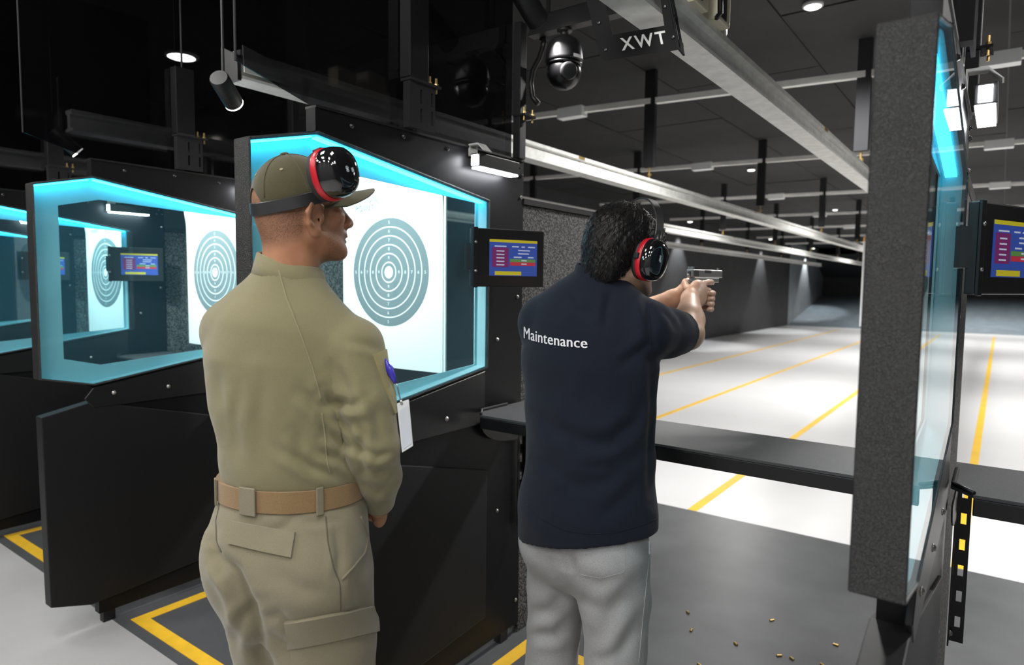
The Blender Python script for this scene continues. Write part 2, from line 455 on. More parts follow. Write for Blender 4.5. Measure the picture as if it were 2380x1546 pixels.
    for y in (2.275, 2.335):
        MB().cyl((xg + 0.018, y, 2.222), (xg + 0.018, y, 2.275), 0.004, n=8).cyl((xg + 0.018, y, 2.2482), (xg + 0.018, y, 2.257), 0.008, n=6).build('bolt', 'brass', t, o)
    for y, z in ((2.291, 2.030), (2.276, 2.001), (2.308, 2.002), (2.306, 1.913), (1.397, 2.032), (1.62, 2.04), (1.842, 2.036), (2.287, 1.494), (2.16, 0.98), (2.16, 0.60), (2.30, 0.16), (2.15, 1.32)):
        bolt(x1, y, z, t, o, 'steel_bolt' if z < 2 else 'dark_bolt', 0.006)
    return t

DIV_LABEL = ['lane divider nearest the camera, its speckled post cut by the right of the picture',
             'lane divider with lit cyan window directly behind the man in khaki',
             'lane divider with cyan-bordered window standing left of the man in khaki',
             'lane divider at the left picture edge, mostly hidden by the next one',
             'farthest lane divider, glimpsed only through the other windows']
div0 = make_divider()
dividers = []
for i, x in enumerate(LANE):
    d = div0 if i == 1 else None
    dividers.append(d)
for i, x in enumerate(LANE):
    if i != 1:
        dividers[i] = copy_tree(div0); dividers[i].location = (x, 1.7, 0)
        if i == 0: dividers[i].scale = (1, 1, 0.985)      # the nearest one is set a touch lower
    tag(dividers[i], DIV_LABEL[i], 'divider', 'lane dividers along the firing line')

# ------------------------------------------------------------------ monitors
mat('monitor_black', (0.012, 0.012, 0.013), 0.35)
emit_mat('screen_blue', (0.03, 0.07, 0.34), 0.34)
emit_mat('screen_yellow', (0.52, 0.45, 0.02), 0.30)
emit_mat('screen_purple', (0.16, 0.02, 0.12), 0.33)
emit_mat('screen_green', (0.10, 0.24, 0.06), 0.30)
emit_mat('screen_red', (0.45, 0.03, 0.05), 0.33)
emit_mat('screen_text', (0.55, 0.60, 0.75), 0.28)
def make_monitor():
    xg = LANE[1]
    o = np.array([xg + 0.03, 1.935, 1.536])
    t = empty('lane_monitor', tuple(o))
    a = R(-24); e = np.array([math.sin(-a), math.cos(a), 0]); n = np.array([math.cos(a), math.sin(a), 0]); u = np.array([0, 0, 1.0])
    W, Hh = 0.318, 0.222
    def P(s, v, d): return o + e * s + u * v + n * d
    hs = MB().obox(P(W / 2, Hh / 2, -0.012), e, n, u, W / 2, 0.012, Hh / 2).build('housing', 'monitor_black', t, o, bevel=0.004)
    MB().obox(P(0.010, Hh / 2, 0.004), e, n, u, 0.010, 0.0038, Hh / 2 + 0.003).build('flange', 'monitor_black', t, o, bevel=0.002)
    for v in (0.06, 0.168): MB().lathe(P(0.010, v, 0.008), [(0.006, 0), (0.0045, 0.003), (0.001, 0.004)], 10, n, u).build('bolt', 'steel_bolt', t, o, True)
    MB().box(xg - 0.014, xg + 0.02, 1.94, 1.99, 1.60, 1.70).build('wall_mount', 'monitor_black', t, o)
    s0, s1, v0, v1 = 0.072, 0.285, 0.043, 0.182
    ds = MB().obox(P((s0 + s1) / 2, (v0 + v1) / 2, 0.0006), e, n, u, (s1 - s0) / 2, 0.0005, (v1 - v0) / 2).build('display', 'screen_blue', t, o)
    def bar(name, m, a0, a1, b0, b1, d=0.0016):
        MB().obox(P(s0 + (s1 - s0) * (a0 + a1) / 2, v0 + (v1 - v0) * (b0 + b1) / 2, d), e, n, u, (s1 - s0) * (a1 - a0) / 2, 0.0003, (v1 - v0) * (b1 - b0) / 2).build(name, m, ds, o)
    bar('title_bar', 'screen_yellow', 0, 1, 0.925, 1)
    bar('list_column', 'screen_purple', 0.05, 0.39, 0.24, 0.78)
    bar('status_bar', 'screen_green', 0.42, 0.96, 0.39, 0.475)
    bar('status_bar', 'screen_red', 0.42, 0.96, 0.29, 0.385)
    bar('button', 'screen_yellow', 0.11, 0.66, 0.02, 0.125)
    for b in (0.29, 0.385, 0.48, 0.575, 0.67): bar('text_row', 'screen_text', 0.14, 0.30, b, b + 0.028, 0.0024)
    for a0, a1, b in ((0.10, 0.34, 0.80), (0.46, 0.60, 0.80), (0.66, 0.73, 0.80), (0.80, 0.95, 0.80), (0.59, 0.84, 0.70), (0.59, 0.82, 0.61), (0.50, 0.66, 0.51), (0.80, 0.92, 0.51), (0.66, 0.77, 0.42), (0.66, 0.77, 0.325)):
        bar('text_row', 'screen_text', a0, a1, b, b + 0.03, 0.0024)
    return t
mon0 = make_monitor()
MON_LABEL = ['dim lane monitor seen edge-on at the right picture edge beside the glass', 'lane monitor with blue menu beside the shooting man\'s head',
             'small lane monitor showing a blue menu, seen through the left window', 'lane monitor partly cut off by the window border, far left', 'hidden lane monitor on the farthest divider']
for i in (0, 1, 2, 3, 4):
    m_ = mon0 if i == 1 else copy_tree(mon0)
    if i != 1: m_.location = (LANE[i] + 0.03, 1.935, 1.536)
    tag(m_, MON_LABEL[i], 'monitor', 'lane control monitors')

# ------------------------------------------------------------------ LED work lights
def make_worklight():
    xg = LANE[1]
    o = (xg, 2.0, 2.0)
    t = empty('work_light', o)
    MB().box(xg + 0.0045, xg + 0.052, 1.95, 2.20, 1.985, 2.035).build('housing', 'lamp_black', t, o, bevel=0.003)
    MB().box(xg + 0.008, xg + 0.048, 1.955, 2.195, 1.979, 1.9845).build('lens', 'led_white', t, o)
    MB().box(xg + 0.014, xg + 0.042, 1.9445, 1.9495, 1.990, 2.028).build('lens', 'led_white', t, o)
    b = MB().box(xg - 0.0138, xg - 0.010, 1.96, 2.01, 2.03, 2.075).box(xg - 0.010, xg + 0.030, 1.96, 2.01, 2.071, 2.075)
    b.add([(xg + 0.030, 1.96, 2.075), (xg + 0.062, 1.96, 2.043), (xg + 0.062, 2.01, 2.043), (xg + 0.030, 2.01, 2.075), (xg + 0.030, 1.96, 2.071), (xg + 0.058, 1.96, 2.043), (xg + 0.058, 2.01, 2.043), (xg + 0.030, 2.01, 2.071)],
          [(0, 1, 2, 3), (7, 6, 5, 4), (0, 4, 5, 1), (1, 5, 6, 2), (2, 6, 7, 3), (3, 7, 4, 0)])
    b.build('bracket', 'galvanised', t, o)
    return t
wl0 = make_worklight()
WL_LABEL = ['glaring LED work light on the nearest divider, upper right', 'bright LED bar under the top edge of the divider beside the shooter', 'LED bar half hidden behind the window frame at upper left', 'LED work light on the left-edge divider', 'LED work light on the farthest divider']
for i in range(5):
    w_ = wl0 if i == 1 else copy_tree(wl0)
    if i != 1: w_.location = (LANE[i], 2.0, 2.0)
    tag(w_, WL_LABEL[i], 'lamp', 'LED work lights on the dividers')

# ------------------------------------------------------------------ counters
def make_counter():
    x0, x1 = LANE[1] + 0.004, LANE[0] - 0.108
    o = ((x0 + x1) / 2, 2.13, 1.0)
    t = empty('shooting_counter', o)
    y0, y1, z = 1.96, 2.31, 1.045
    m = MB()
    poly = [(x0, y0 + 0.06), (x0 + 0.05, y0), (x1, y0), (x1, y1), (x0, y1)]
    n = len(poly)
    m.add([(a, b, z - 0.008) for a, b in poly] + [(a, b, z) for a, b in poly], [tuple(range(n - 1, -1, -1)), tuple(range(n, 2 * n))] + [(i, (i + 1) % n, n + (i + 1) % n, n + i) for i in range(n)])
    m.build('counter_top', 'counter_grit', t, o)
    MB().box(x0 + 0.05, x1, y0 - 0.003, y0 + 0.012, z - 0.052, z - 0.0085).build('front_rail', 'black_satin', t, o, bevel=0.003)
    MB().box(x0 + 0.01, x1, y1 - 0.03, y1, z - 0.052, z - 0.0085).build('back_rail', 'black_satin', t, o)
    rim = MB().tube([(x0 + 0.006, y1 - 0.12, z + 0.006), (x0 + 0.006, y0 + 0.062, z + 0.006), (x0 + 0.05, y0 + 0.004, z + 0.004)], 0.006, 8)
    rim.build('raised_rim', 'black_satin', t, o, True)
    MB().box(x1 - 0.16, x1 - 0.02, y0 + 0.02, y1 - 0.02, z - 0.03, z - 0.0085).build('stiffener', 'black_satin', t, o)
    for xb in (x0 + 0.004,):
        b = MB()
        ya, yb = 2.272, 2.318
        b.box(xb, xb + 0.004, ya, ya + 0.014, 0.505, 0.99).box(xb, xb + 0.004, yb - 0.014, yb, 0.505, 0.99)
        zz = 0.505
        while zz < 0.98:
            b.box(xb, xb + 0.0039, ya + 0.014, yb - 0.014, zz, min(zz + 0.045, 0.99)); zz += 0.078
        b.box(xb + 0.004, xb + 0.014, yb - 0.004, yb, 0.505, 0.99).box(xb + 0.028, xb + 0.038, yb - 0.004, yb, 0.505, 0.99)
        zz = 0.505
        while zz < 0.98:
            b.box(xb + 0.014, xb + 0.028, yb - 0.0039, yb, zz, min(zz + 0.045, 0.99)); zz += 0.078
        b.build('slotted_bracket', 'black_satin', t, o)
        pts = [(y0 + 0.06, z - 0.053), (y1 - 0.04, z - 0.053), (y1 - 0.04, 0.89)] + [(y1 - 0.04 - 0.25 * math.sin(a), 0.89 + (z - 0.053 - 0.89) * (1 - math.cos(a))) for a in np.linspace(0.15, 1.45, 7)]
        MB().prism(pts, xb, xb + 0.004).build('gusset', 'black_satin', t, o)
        bolt(xb + 0.0045, 2.295, 0.535, t, o)
    return t
ct0 = make_counter()
dx = [1.557, 0, -1.53, -3.07]
CT_LABEL = ['dark grit-topped counter at the right picture edge beyond the nearest divider', 'dark grit-topped shooting counter in front of the man in navy', 'counter seen through the window behind the man in khaki', 'counter seen low in the left divider window']
for i, d in enumerate(dx):
    c_ = ct0 if i == 1 else copy_tree(ct0)
    if i != 1: c_.location = (ct0.location[0] + d, ct0.location[1], ct0.location[2])
    tag(c_, CT_LABEL[i], 'counter', 'shooting counters between the dividers')

# ------------------------------------------------------------------ rails, hangers, rods
ROD_Y = [5.27, 8.42, 11.80, 15.1, 18.4, 21.8, 25.2]
def rod_y(k, x): return ROD_Y[k] + 0.125 * (x + 1.5)
rail_proto = None
RAIL_LABEL = ['galvanised target rail on the far right lane', 'large galvanised target rail above the shooting lane, ending at the XWT plate', 'galvanised target rail second from the shooter, running past the camera dome',
              'thin-looking galvanised target rail third from the shooter', 'galvanised target rail nearest the left wall']
def rail_profile(x):
    return [(x - 0.05, 2.31), (x + 0.05, 2.31), (x + 0.05, 2.322), (x + 0.016, 2.330), (x + 0.016, 2.395), (x + 0.038, 2.400), (x + 0.038, 2.42), (x - 0.038, 2.42), (x - 0.038, 2.400), (x - 0.016, 2.395), (x - 0.016, 2.330), (x - 0.05, 2.322)]
def make_rail(x, y0):
    o = (x, y0, 2.31)
    t = empty('target_rail', o)
    cuts = [y0, 4.0, 8.0, 12.0, 16.0, 20.0, 24.0, 26.8]
    for a, b in zip(cuts[:-1], cuts[1:]):
        prof = rail_profile(x); n = len(prof)
        v = [(px, a + 0.003, pz) for px, pz in prof] + [(px, b - 0.003, pz) for px, pz in prof]
        f = [tuple(range(n)), tuple(range(2 * n - 1, n - 1, -1))] + [((i + 1) % n, i, n + i, n + (i + 1) % n) for i in range(n)]
        MB().add(v, f).build('rail_length', 'galvanised', t, o)
    for c in cuts[1:-1]: MB().box(x + 0.0383, x + 0.041, c - 0.04, c + 0.04, 2.402, 2.419).build('splice_plate', 'brass', t, o)
    for k in range(len(ROD_Y)):
        y = rod_y(k, x)
        MB().box(x - 0.045, x + 0.045, y - 0.025, y + 0.025, 2.52, 3.298).build('hanger_post', 'hanger_grey', t, o)
        MB().cyl((x, y, 2.4205), (x, y, 2.519), 0.008, n=8).cyl((x, y, 2.45), (x, y, 2.468), 0.02, n=8).build('hook', 'brass', t, o)
    return t
RY0 = [1.5, 1.50, 1.46, 1.46, 1.46]
for i, x in enumerate(RAIL_X):
    tag(make_rail(x, RY0[i]), RAIL_LABEL[i], 'rail', 'target carrier rails')
for k in range(len(ROD_Y)):
    xa, xb = -6.2, 4.0
    t = empty('ceiling_rod', (-1.5, ROD_Y[k], 3.05), ['first', 'second', 'third', 'fourth', 'fifth', 'sixth', 'seventh'][k] + ' grey cross rod under the ceiling, counted from the firing line', 'rod', 'grey cross rods under the range ceiling')
    o = t.location
    m = MB(); ya, yb = rod_y(k, xa), rod_y(k, xb); h = 0.026
    m.add([(xa, ya - h, 3.03), (xb, yb - h, 3.03), (xb, yb + h, 3.03), (xa, ya + h, 3.03), (xa, ya - h, 3.075), (xb, yb - h, 3.075), (xb, yb + h, 3.075), (xa, ya + h, 3.075)],
          [(0, 3, 2, 1), (4, 5, 6, 7), (0, 1, 5, 4), (1, 2, 6, 5), (2, 3, 7, 6), (3, 0, 4, 7)])
    m.build('rod', 'rod_grey', t, o)
    for x in (-3.1, -0.10):
        y = rod_y(k, x)
        MB().box(x - 0.125, x + 0.125, y - 0.05, y + 0.05, 2.995, 3.085).build('light_box', 'white_box', t, o, bevel=0.006)
# short rod over the far left lanes
t = empty('ceiling_rod', (-5.7, 2.15, 2.9), 'short grey rod in two pieces in the dark upper left', 'rod')
MB().box(-6.1, -5.82, 2.13, 2.17, 2.88, 2.92).build('rod', 'rod_grey', t, t.location)
MB().box(-5.78, -5.42, 2.13, 2.17, 2.88, 2.92).build('rod', 'rod_grey', t, t.location)
MB().box(-5.83, -5.77, 2.12, 2.18, 2.87, 3.299).build('hanger', 'black_satin', t, t.location)

# overhead beams, carrier end plates, junction boxes
def make_beam(x0, x1, label):
    o = ((x0 + x1) / 2, 2.29, 2.6)
    t = empty('overhead_beam', o, label, 'beam', 'black cross beams over the firing line')
    MB().box(x0, x1, 2.27, 2.31, 2.562, 2.625).build('beam', 'black_satin', t, o, bevel=0.003)
    MB().box(x0, x1, 2.262, 2.31, 2.549, 2.5615).build('lower_lip', 'black_satin', t, o)
    for x in (x0 + 0.08, x1 - 0.08): MB().cyl((x, 2.29, 2.6255), (x, 2.29, 3.299), 0.009, n=10).build('drop_rod', 'hanger_grey', t, o)
    return t
make_beam(-1.60, -0.90, 'black cross beam carrying the dome camera above the shooter')
make_beam(-3.13, -1.72, 'black cross beam in the shadow above the second lane')

def make_plate(x):
    o = (x, 1.77, 2.23)
    t = empty('carrier_plate', o)
    yaw = R(8); ex = np.array([math.cos(yaw), math.sin(yaw), 0]); ey = np.array([-math.sin(yaw), math.cos(yaw), 0]); ez = np.array([0, 0, 1.0])
    O = np.array([x - 0.010, 1.77, 2.200])
    def P(a, b, c): return O + ex * (a - 0.24 * max(0, c - 0.02)) + ey * b + ez * c
    m = MB()
    def slab(poly, b0=0.0, b1=0.006):
        n = len(poly)
        v = [P(a, b0, c) for a, c in poly] + [P(a, b1, c) for a, c in poly]
        m.add(v, [tuple(range(n)), tuple(range(2 * n - 1, n - 1, -1))] + [((i + 1) % n, i, n + i, n + (i + 1) % n) for i in range(n)])
    slab([(-0.115, 0.022), (-0.098, 0.0), (0.115, 0.0), (0.115, 0.070), (-0.115, 0.070)])
    slab([(-0.115, 0.070), (-0.062, 0.070), (-0.072, 0.30), (-0.125, 0.30)])
    slab([(0.088, 0.070), (0.115, 0.070), (0.115, 0.30), (0.104, 0.30)])
    m.build('plate', 'plate_black', t, o)
    m = MB()
    def web(b0, b1, c0, c1):
        v = [P(a, b, c) for c in (c0, c1) for a, b in ((0.1152, b0), (0.1212, b0), (0.1212, b1), (0.1152, b1))]
        m.add(v, [(0, 3, 2, 1), (4, 5, 6, 7), (0, 1, 5, 4), (1, 2, 6, 5), (2, 3, 7, 6), (3, 0, 4, 7)])
    for b0, b1 in ((0.0, 0.012), (0.048, 0.060)): web(b0, b1, 0.0, 0.30)
    for c0, c1 in ((0.0, 0.03), (0.10, 0.13), (0.20, 0.23), (0.28, 0.30)): web(0.012, 0.048, c0, c1)
    m.build('side_web', 'hanger_grey', t, o)
    v, f = text_mesh('XWT', 0.050, 0.0006, spacing=1.25, bold=0.0008)
    MB().add([P(p[0] + 0.022, -0.0012 - p[2], 0.036 + p[1]) for p in v], f).build('letters', 'plate_letter', t, o)
    for a, c in ((-0.092, 0.030), (0.106, 0.034), (0.100, 0.12), (-0.095, 0.11)):
        MB().lathe(P(a, -0.0002, c), [(0.006, 0), (0.004, 0.003), (0.001, 0.0035)], 8, -ey, ez).build('bolt', 'dark_bolt', t, o)
    return t
pl0 = make_plate(-0.86)
tag(pl0, 'black end plate lettered XWT on the rail above the shooter', 'plate', 'carrier end plates')
# second rail ends in an angled galvanised cap instead of the lettering
cap = empty('rail_end_cap', (-2.40, 1.46, 2.30), 'galvanised angled cap on the rail end above the man in khaki', 'bracket')
MB().add([(-2.455, 1.455, 2.30), (-2.345, 1.455, 2.30), (-2.345, 1.455, 2.39), (-2.455, 1.455, 2.44), (-2.455, 1.44, 2.30), (-2.345, 1.44, 2.30), (-2.345, 1.44, 2.39), (-2.455, 1.44, 2.44)],
         [(0, 3, 2, 1)[::-1], (4, 5, 6, 7), (0, 1, 5, 4)[::-1], (1, 2, 6, 5)[::-1], (2, 3, 7, 6)[::-1], (3, 0, 4, 7)[::-1]]).build('end_plate', 'black_satin', cap, cap.location)
MB().add([(-2.345, 1.46, 2.43), (-2.345, 1.62, 2.40), (-2.335, 1.62, 2.33), (-2.335, 1.46, 2.33), (-2.338, 1.46, 2.43), (-2.338, 1.62, 2.40), (-2.33, 1.62, 2.33), (-2.33, 1.46, 2.33)],
         [(0, 1, 2, 3), (7, 6, 5, 4), (0, 4, 5, 1), (1, 5, 6, 2), (2, 6, 7, 3), (3, 7, 4, 0)]).build('side_plate', 'galvanised', cap, cap.location)

jb = empty('junction_box', (-0.82, 2.2, 2.43), 'cream junction box with black sockets on top of the shooter\'s rail', 'electrical box')
o = jb.location
MB().box(-0.87, -0.80, 2.02, 2.13, 2.4205, 2.53).build('box', 'cream_plastic', jb, o, bevel=0.006)
MB().box(-0.7995, -0.797, 2.03, 2.07, 2.435, 2.47).build('socket', 'lamp_black', jb, o)
MB().box(-0.88, -0.79, 2.19, 2.31, 2.4205, 2.55).build('box', 'cream_plastic', jb, o, bevel=0.008)
MB().box(-0.7895, -0.786, 2.20, 2.26, 2.43, 2.50).build('socket', 'lamp_black', jb, o)
MB().tube([(-0.79, 2.15, 2.56), (-0.775, 2.16, 2.48), (-0.78, 2.18, 2.43), (-0.80, 2.20, 2.4255)], 0.009).build('cable', 'lamp_black', jb, o, True)
MB().lathe((-0.83, 2.36, 2.455), [(0.012, -0.008), (0.034, -0.008), (0.028, 0), (0.034, 0.008), (0.012, 0.008)], 18, (1, 0.2, 0), (0, 0, 1)).build('pulley', 'galvanised', jb, o, True)

# ------------------------------------------------------------------ dome camera
pc = empty('dome_camera', (-1.44, 2.288, 2.55), 'black dome security camera hanging from the cross beam', 'security camera')
o = pc.location; cc = np.array([-1.44, 2.288, 0])
def cz(z): return cc + np.array([0, 0, z])
MB().lathe(cz(2.549), [(0.03, 0), (0.03, -0.008), (0.017, -0.008), (0.017, -0.03), (0.024, -0.03)], 20, (0, 0, 1)).build('mount', 'camera_black', pc, o, True)
prof = [(0.020, 2.522), (0.036, 2.519), (0.050, 2.509), (0.062, 2.493), (0.069, 2.474), (0.073, 2.452), (0.0745, 2.432), (0.0745, 2.424), (0.069, 2.420)]
MB().lathe(cz(0), prof[::-1], 36).build('hood', 'camera_black', pc, o, True)
MB().lathe(cz(0), [(0.069, 2.4195), (0.0715, 2.416), (0.0715, 2.411), (0.066, 2.408)][::-1], 36).build('collar', 'camera_ball', pc, o, True)
sph = [(0.0685 * math.cos(a), 2.385 + 0.0685 * math.sin(a)) for a in np.linspace(-1.56, 0.32, 16)]
MB().lathe(cz(0), sph, 36).build('dome', 'camera_ball', pc, o, True)
dirn = np.array([0.70, -0.62, -0.18]); dirn /= np.linalg.norm(dirn)
MB().lathe(cz(2.385) + dirn * 0.062, [(0.034, -0.004), (0.034, 0.004), (0.030, 0.010), (0.022, 0.0105), (0.010, 0.0112)], 24, dirn, (0, 0, 1)).build('lens', 'camera_black', pc, o, True)
m = MB(); a0 = math.atan2(-0.45, 0.89)
va = [cz(z) + 0.0752 * np.array([math.cos(a), math.sin(a), 0]) for z in (2.425, 2.438) for a in np.linspace(a0 - 0.05, a0 + 0.55, 8)]
m.add(va, [(i, i + 1, 9 + i, 8 + i) for i in range(7)]).build('sticker', 'sticker', pc, o)

# ------------------------------------------------------------------ tubular spotlights
def make_spot(tip, back, target, label, power, r=0.033, cone=95, rimlit=True):
    tip = np.array(tip); back = np.array(back)
    back_t = tuple(back)
    t = empty('tube_spotlight', back_t, label, 'spotlight', 'black tubular lane spotlights')
    u = (tip - back) / np.linalg.norm(tip - back)
    L_ = np.linalg.norm(tip - back)
    MB().lathe(back, [(r * 0.9, 0), (r, 0.006), (r, L_ - 0.002), (r * 0.94, L_), (r * 0.86, L_), (r * 0.80, L_ - 0.012)], 28, u, (0.3, 0.4, 0.8)).build('tube_body', 'lamp_black', t, back, auto=True)
    MB().lathe(tip - u * 0.0115, [(r * 0.78, 0), (r * 0.78, 0.003), (r * 0.3, 0.0045)], 20, u, (0.3, 0.4, 0.8)).build('lens', 'lamp_disc', t, back)
    if rimlit: MB().lathe(tip, [(r * 0.86, 0.0002), (r * 0.99, 0.0004), (r * 0.99, 0.004), (r * 0.86, 0.004)], 28, u, (0.3, 0.4, 0.8)).build('rim_glow', 'lamp_disc', t, back)  # emissive ring stands in for light caught on the tube's rim
    MB().cyl(back + u * 0.04 + np.array([0, 0, r * 0.8]), back + u * 0.04 + np.array([0, 0, 0.30]), 0.005, n=8).build('stem', 'lamp_black', t, back)
    light('spot', 'SPOT', tuple(tip + u * 0.016), power, (1.0, 0.97, 0.93), tuple(target), t, spot_size=R(cone), spot_blend=0.6, shadow_soft_size=0.03)
    return t
make_spot(at_depth(1251, 50, 2.50), at_depth(1196, -45, 2.36), (-0.95, 2.5, 1.5), 'large tubular spotlight cut by the top edge beside the dome camera', P_TUBE * 0.5, 0.042, 50, False)
make_spot(at_depth(543, 239, 2.36), at_depth(508, 180, 2.24), (-2.40, 2.25, 1.55), 'tubular spotlight with lit rim in the upper left aiming at the big target', P_TUBE)
make_spot((-3.97, 1.51, 2.215), (-4.00, 1.41, 2.315), (-3.94, 2.25, 1.55), 'tubular spotlight over the third lane', P_TUBE)
make_spot((-5.50, 1.51, 2.215), (-5.53, 1.41, 2.315), (-5.47, 2.25, 1.55), 'tubular spotlight over the leftmost lane', P_TUBE)

# ------------------------------------------------------------------ ceiling downlights
def downlight(x, y, label, power, group, soft=0.12, spread=150, z=Z_CEIL - 0.006, col=(1, 0.985, 0.96), target=None, r=0.05, face='lamp_disc'):
    t = empty('ceiling_downlight', (x, y, z), label, 'ceiling light', group)
    o = t.location
    MB().lathe((x, y, z), [(r * 0.98, -0.022), (r * 1.18, -0.020), (r * 1.22, 0.0)], 28).build('rim', 'white_box', t, o, True)
    MB().lathe((x, y, z), [(r * 0.80, -0.028), (r * 0.95, -0.0225)], 24).build('diffuser', face, t, o)
    light('lamp', 'SPOT', (x, y, z - 0.05), power, col, target or (x, y, 0), t, spot_size=R(spread), spot_blend=0.5, shadow_soft_size=soft)
    return t
GR = 'round downlights in the range ceiling'
downlight(-1.03, 4.5, 'round downlight at the top edge above the shooter\'s rail', P_RANGE * 1.5, GR)
downlight(-3.1, 10.2, 'round downlight left of the second rail hanger', P_RANGE * 1.2, GR)
downlight(-3.1, 16.4, 'small round downlight farther down the range, left of the post', P_RANGE * 1.3, GR)
for x, y in ((-1.03, 10.3), (-1.03, 16.4), (-1.03, 22.6), (1.4, 4.5), (1.4, 10.3), (1.4, 16.4), (1.4, 22.6), (-2.9, 22.6), (-2.9, 28.6), (-0.8, 28.6), (1.4, 28.6)):  # extra downlights added out of sight to light range and trap
    downlight(x, y, 'added round downlight hidden behind the right-hand post or outside the frame', P_RANGE * (1.5 if y < 6 else 1.3), GR)
downlight(-5.23, 2.74, 'oval-looking downlight in the black upper left', 70, 'downlights over the firing line', spread=110, r=0.105, face=emit_mat('lamp_disc_bright', (1.0, 0.95, 0.86), 60.0))
GL = 'added square fill panels in the lobby ceiling'
emit_mat('fill_diffuser', (1.0, 0.98, 0.95), 3.0)
def fill_panel(x, y, label, power):  # unseen panel added for soft fill on the firing line
    z = Z_CEIL - 0.006
    t = empty('added_fill_panel', (x, y, z), label, 'ceiling light', GL)
    o = t.location
    MB().ring([(y - 0.32, z - 0.02), (y + 0.32, z - 0.02), (y + 0.32, z), (y - 0.32, z)], [(y - 0.31, z - 0.012), (y + 0.31, z - 0.012), (y + 0.31, z - 0.008), (y - 0.31, z - 0.008)], x - 0.32, x + 0.32).build('frame', 'white_box', t, o)
    MB().box(x - 0.30, x + 0.30, y - 0.30, y + 0.30, z - 0.026, z - 0.0205).build('diffuser', 'fill_diffuser', t, o)
    light('lamp', 'AREA', (x, y, z - 0.03), power, (1.0, 0.985, 0.955), (x, y, 0), t, shape='SQUARE', size=0.58)
for x in (-4.6, -2.6, -0.6, 1.6):
    for y, k in ((0.30, 0.8), (-1.1, 1.0), (-2.5, 1.0)):
        fill_panel(x, y, 'square fill panel added unseen above and behind the camera', P_FILL * k)
for y, lab in ((16.6, 'wall-washing downlight near the left wall, closest of three'), (24.0, 'wall-washing downlight near the left wall, middle of three'), (30.5, 'wall-washing downlight farthest away by the bullet trap')):
    downlight(-6.55, y, lab, P_WALL, 'wall washers along the left wall', 0.04, 72, Z_CEIL - 0.1, (0.97, 0.99, 1.0), (-6.72, y, 0), 0.06)

# ------------------------------------------------------------------ paper targets
def make_target():
    x, y = -2.39, 2.25
    o = (x, y, 1.13)
    t = empty('paper_target', o)
    x0, x1, z0, z1 = -0.345, 0.345, 1.135, 2.035
    nx, nz = 12, 14
    v = []; f = []
    for k in range(nz + 1):
        for i in range(nx + 1):
            a = i / nx; b = k / nz
            bend = -0.012 * math.sin(math.pi * a) * (1 - b) - 0.02 * max(0, b - 0.85) / 0.15 * (a - 0.5) ** 2 * 4
            v.append((x + x0 + (x1 - x0) * a, y + bend, z0 + (z1 - z0) * b - (0.012 * a if k == nz else 0)))
    for k in range(nz):
        for i in range(nx):
            q = k * (nx + 1) + i; f.append((q, q + 1, q + nx + 2, q + nx + 1))
    n0 = len(v); v2 = [(p[0], p[1] + 0.0015, p[2]) for p in v]; f2 = [tuple(i + n0 for i in q[::-1]) for q in f]
    sheet = MB().add(v + v2, f + f2).build('sheet', 'paper', t, o, True)
    MB().box(x + x1 - 0.004, x + x1 + 0.012, y + 0.004, y + 0.012, z0 - 0.005, z1 + 0.03).build('backing_strip', 'paper', t, o)
    MB().box(x + x0, x + x1 + 0.012, y - 0.004, y + 0.014, z1 - 0.005, z1 + 0.045).build('clip_bar', 'cream_plastic', t, o)
    MB().box(x - 0.015, x + 0.015, y - 0.01, y + 0.01, z1 + 0.045, 2.309).build('carrier_arm', 'galvanised_dark', t, o)
    zc, rad = 1.597, 0.261
    def yy(px, pz):
        a = (px - x0) / (x1 - x0); b = (pz - z0) / (z1 - z0)
        return y - 0.012 * math.sin(math.pi * a) * (1 - b)
    def disc(r0, r1, name, m, off):
        n = 64; vv = []; ff = []
        rs = [r0, r1] if r0 > 0 else [0.0, r1 * 0.5, r1]
        for r in rs:
            for i in range(n):
                a = 2 * math.pi * i / n; px, pz = r * math.cos(a), zc + r * math.sin(a); vv.append((x + px, yy(px, pz) - off, pz))
        for k in range(len(rs) - 1):
            ff += [(k * n + i, (k + 1) * n + i, (k + 1) * n + (i + 1) % n, k * n + (i + 1) % n)[::-1] for i in range(n)]
        MB().add(vv, ff).build(name, m, t, o)
    disc(0, rad, 'ring_field', 'paper_ink', 0.0010)
    for r in (0.0485, 0.0905, 0.133, 0.1755, 0.218): disc(r - 0.0028, r + 0.0028, 'ring_line', 'paper', 0.0018)
    disc(0, 0.029, 'bullseye', 'paper', 0.0022)
    for d, r in zip('98765', (0.0695, 0.112, 0.154, 0.197, 0.2395)):
        tv, tf = text_mesh(d, 0.021)
        for px, pz in ((0, r), (0, -r), (r, 0), (-r, 0)):
            MB().add([(x + px + q[0] * 1.1, yy(px, zc + pz) - 0.0026, zc + pz + q[1]) for q in tv], tf).build('ring_number', 'paper', t, o)
    for word, z in (('ACTION', 1.952), ('POINT', 1.912)):
        tv, tf = text_mesh(word, 0.044, spacing=1.1)
        MB().add([(x - 0.175 + q[0] * 1.0, yy(-0.17, z) - 0.0045, z + q[1]) for q in tv], tf).build('print', 'paper_text', t, o)
    return t
tg0 = make_target()
TG = [((-2.39, 2.25, 1.13), 'large white paper target in the window behind the man in khaki'), ((-3.94, 2.25, 1.13), 'white paper target half hidden behind the khaki man\'s shoulder, seen in the left window'),
      ((-5.47, 2.25, 1.13), 'narrow-looking paper target in the left window behind the small monitor'), ((-0.86, 7.9, 1.13), 'distant white paper target edge showing left of the speckled post')]
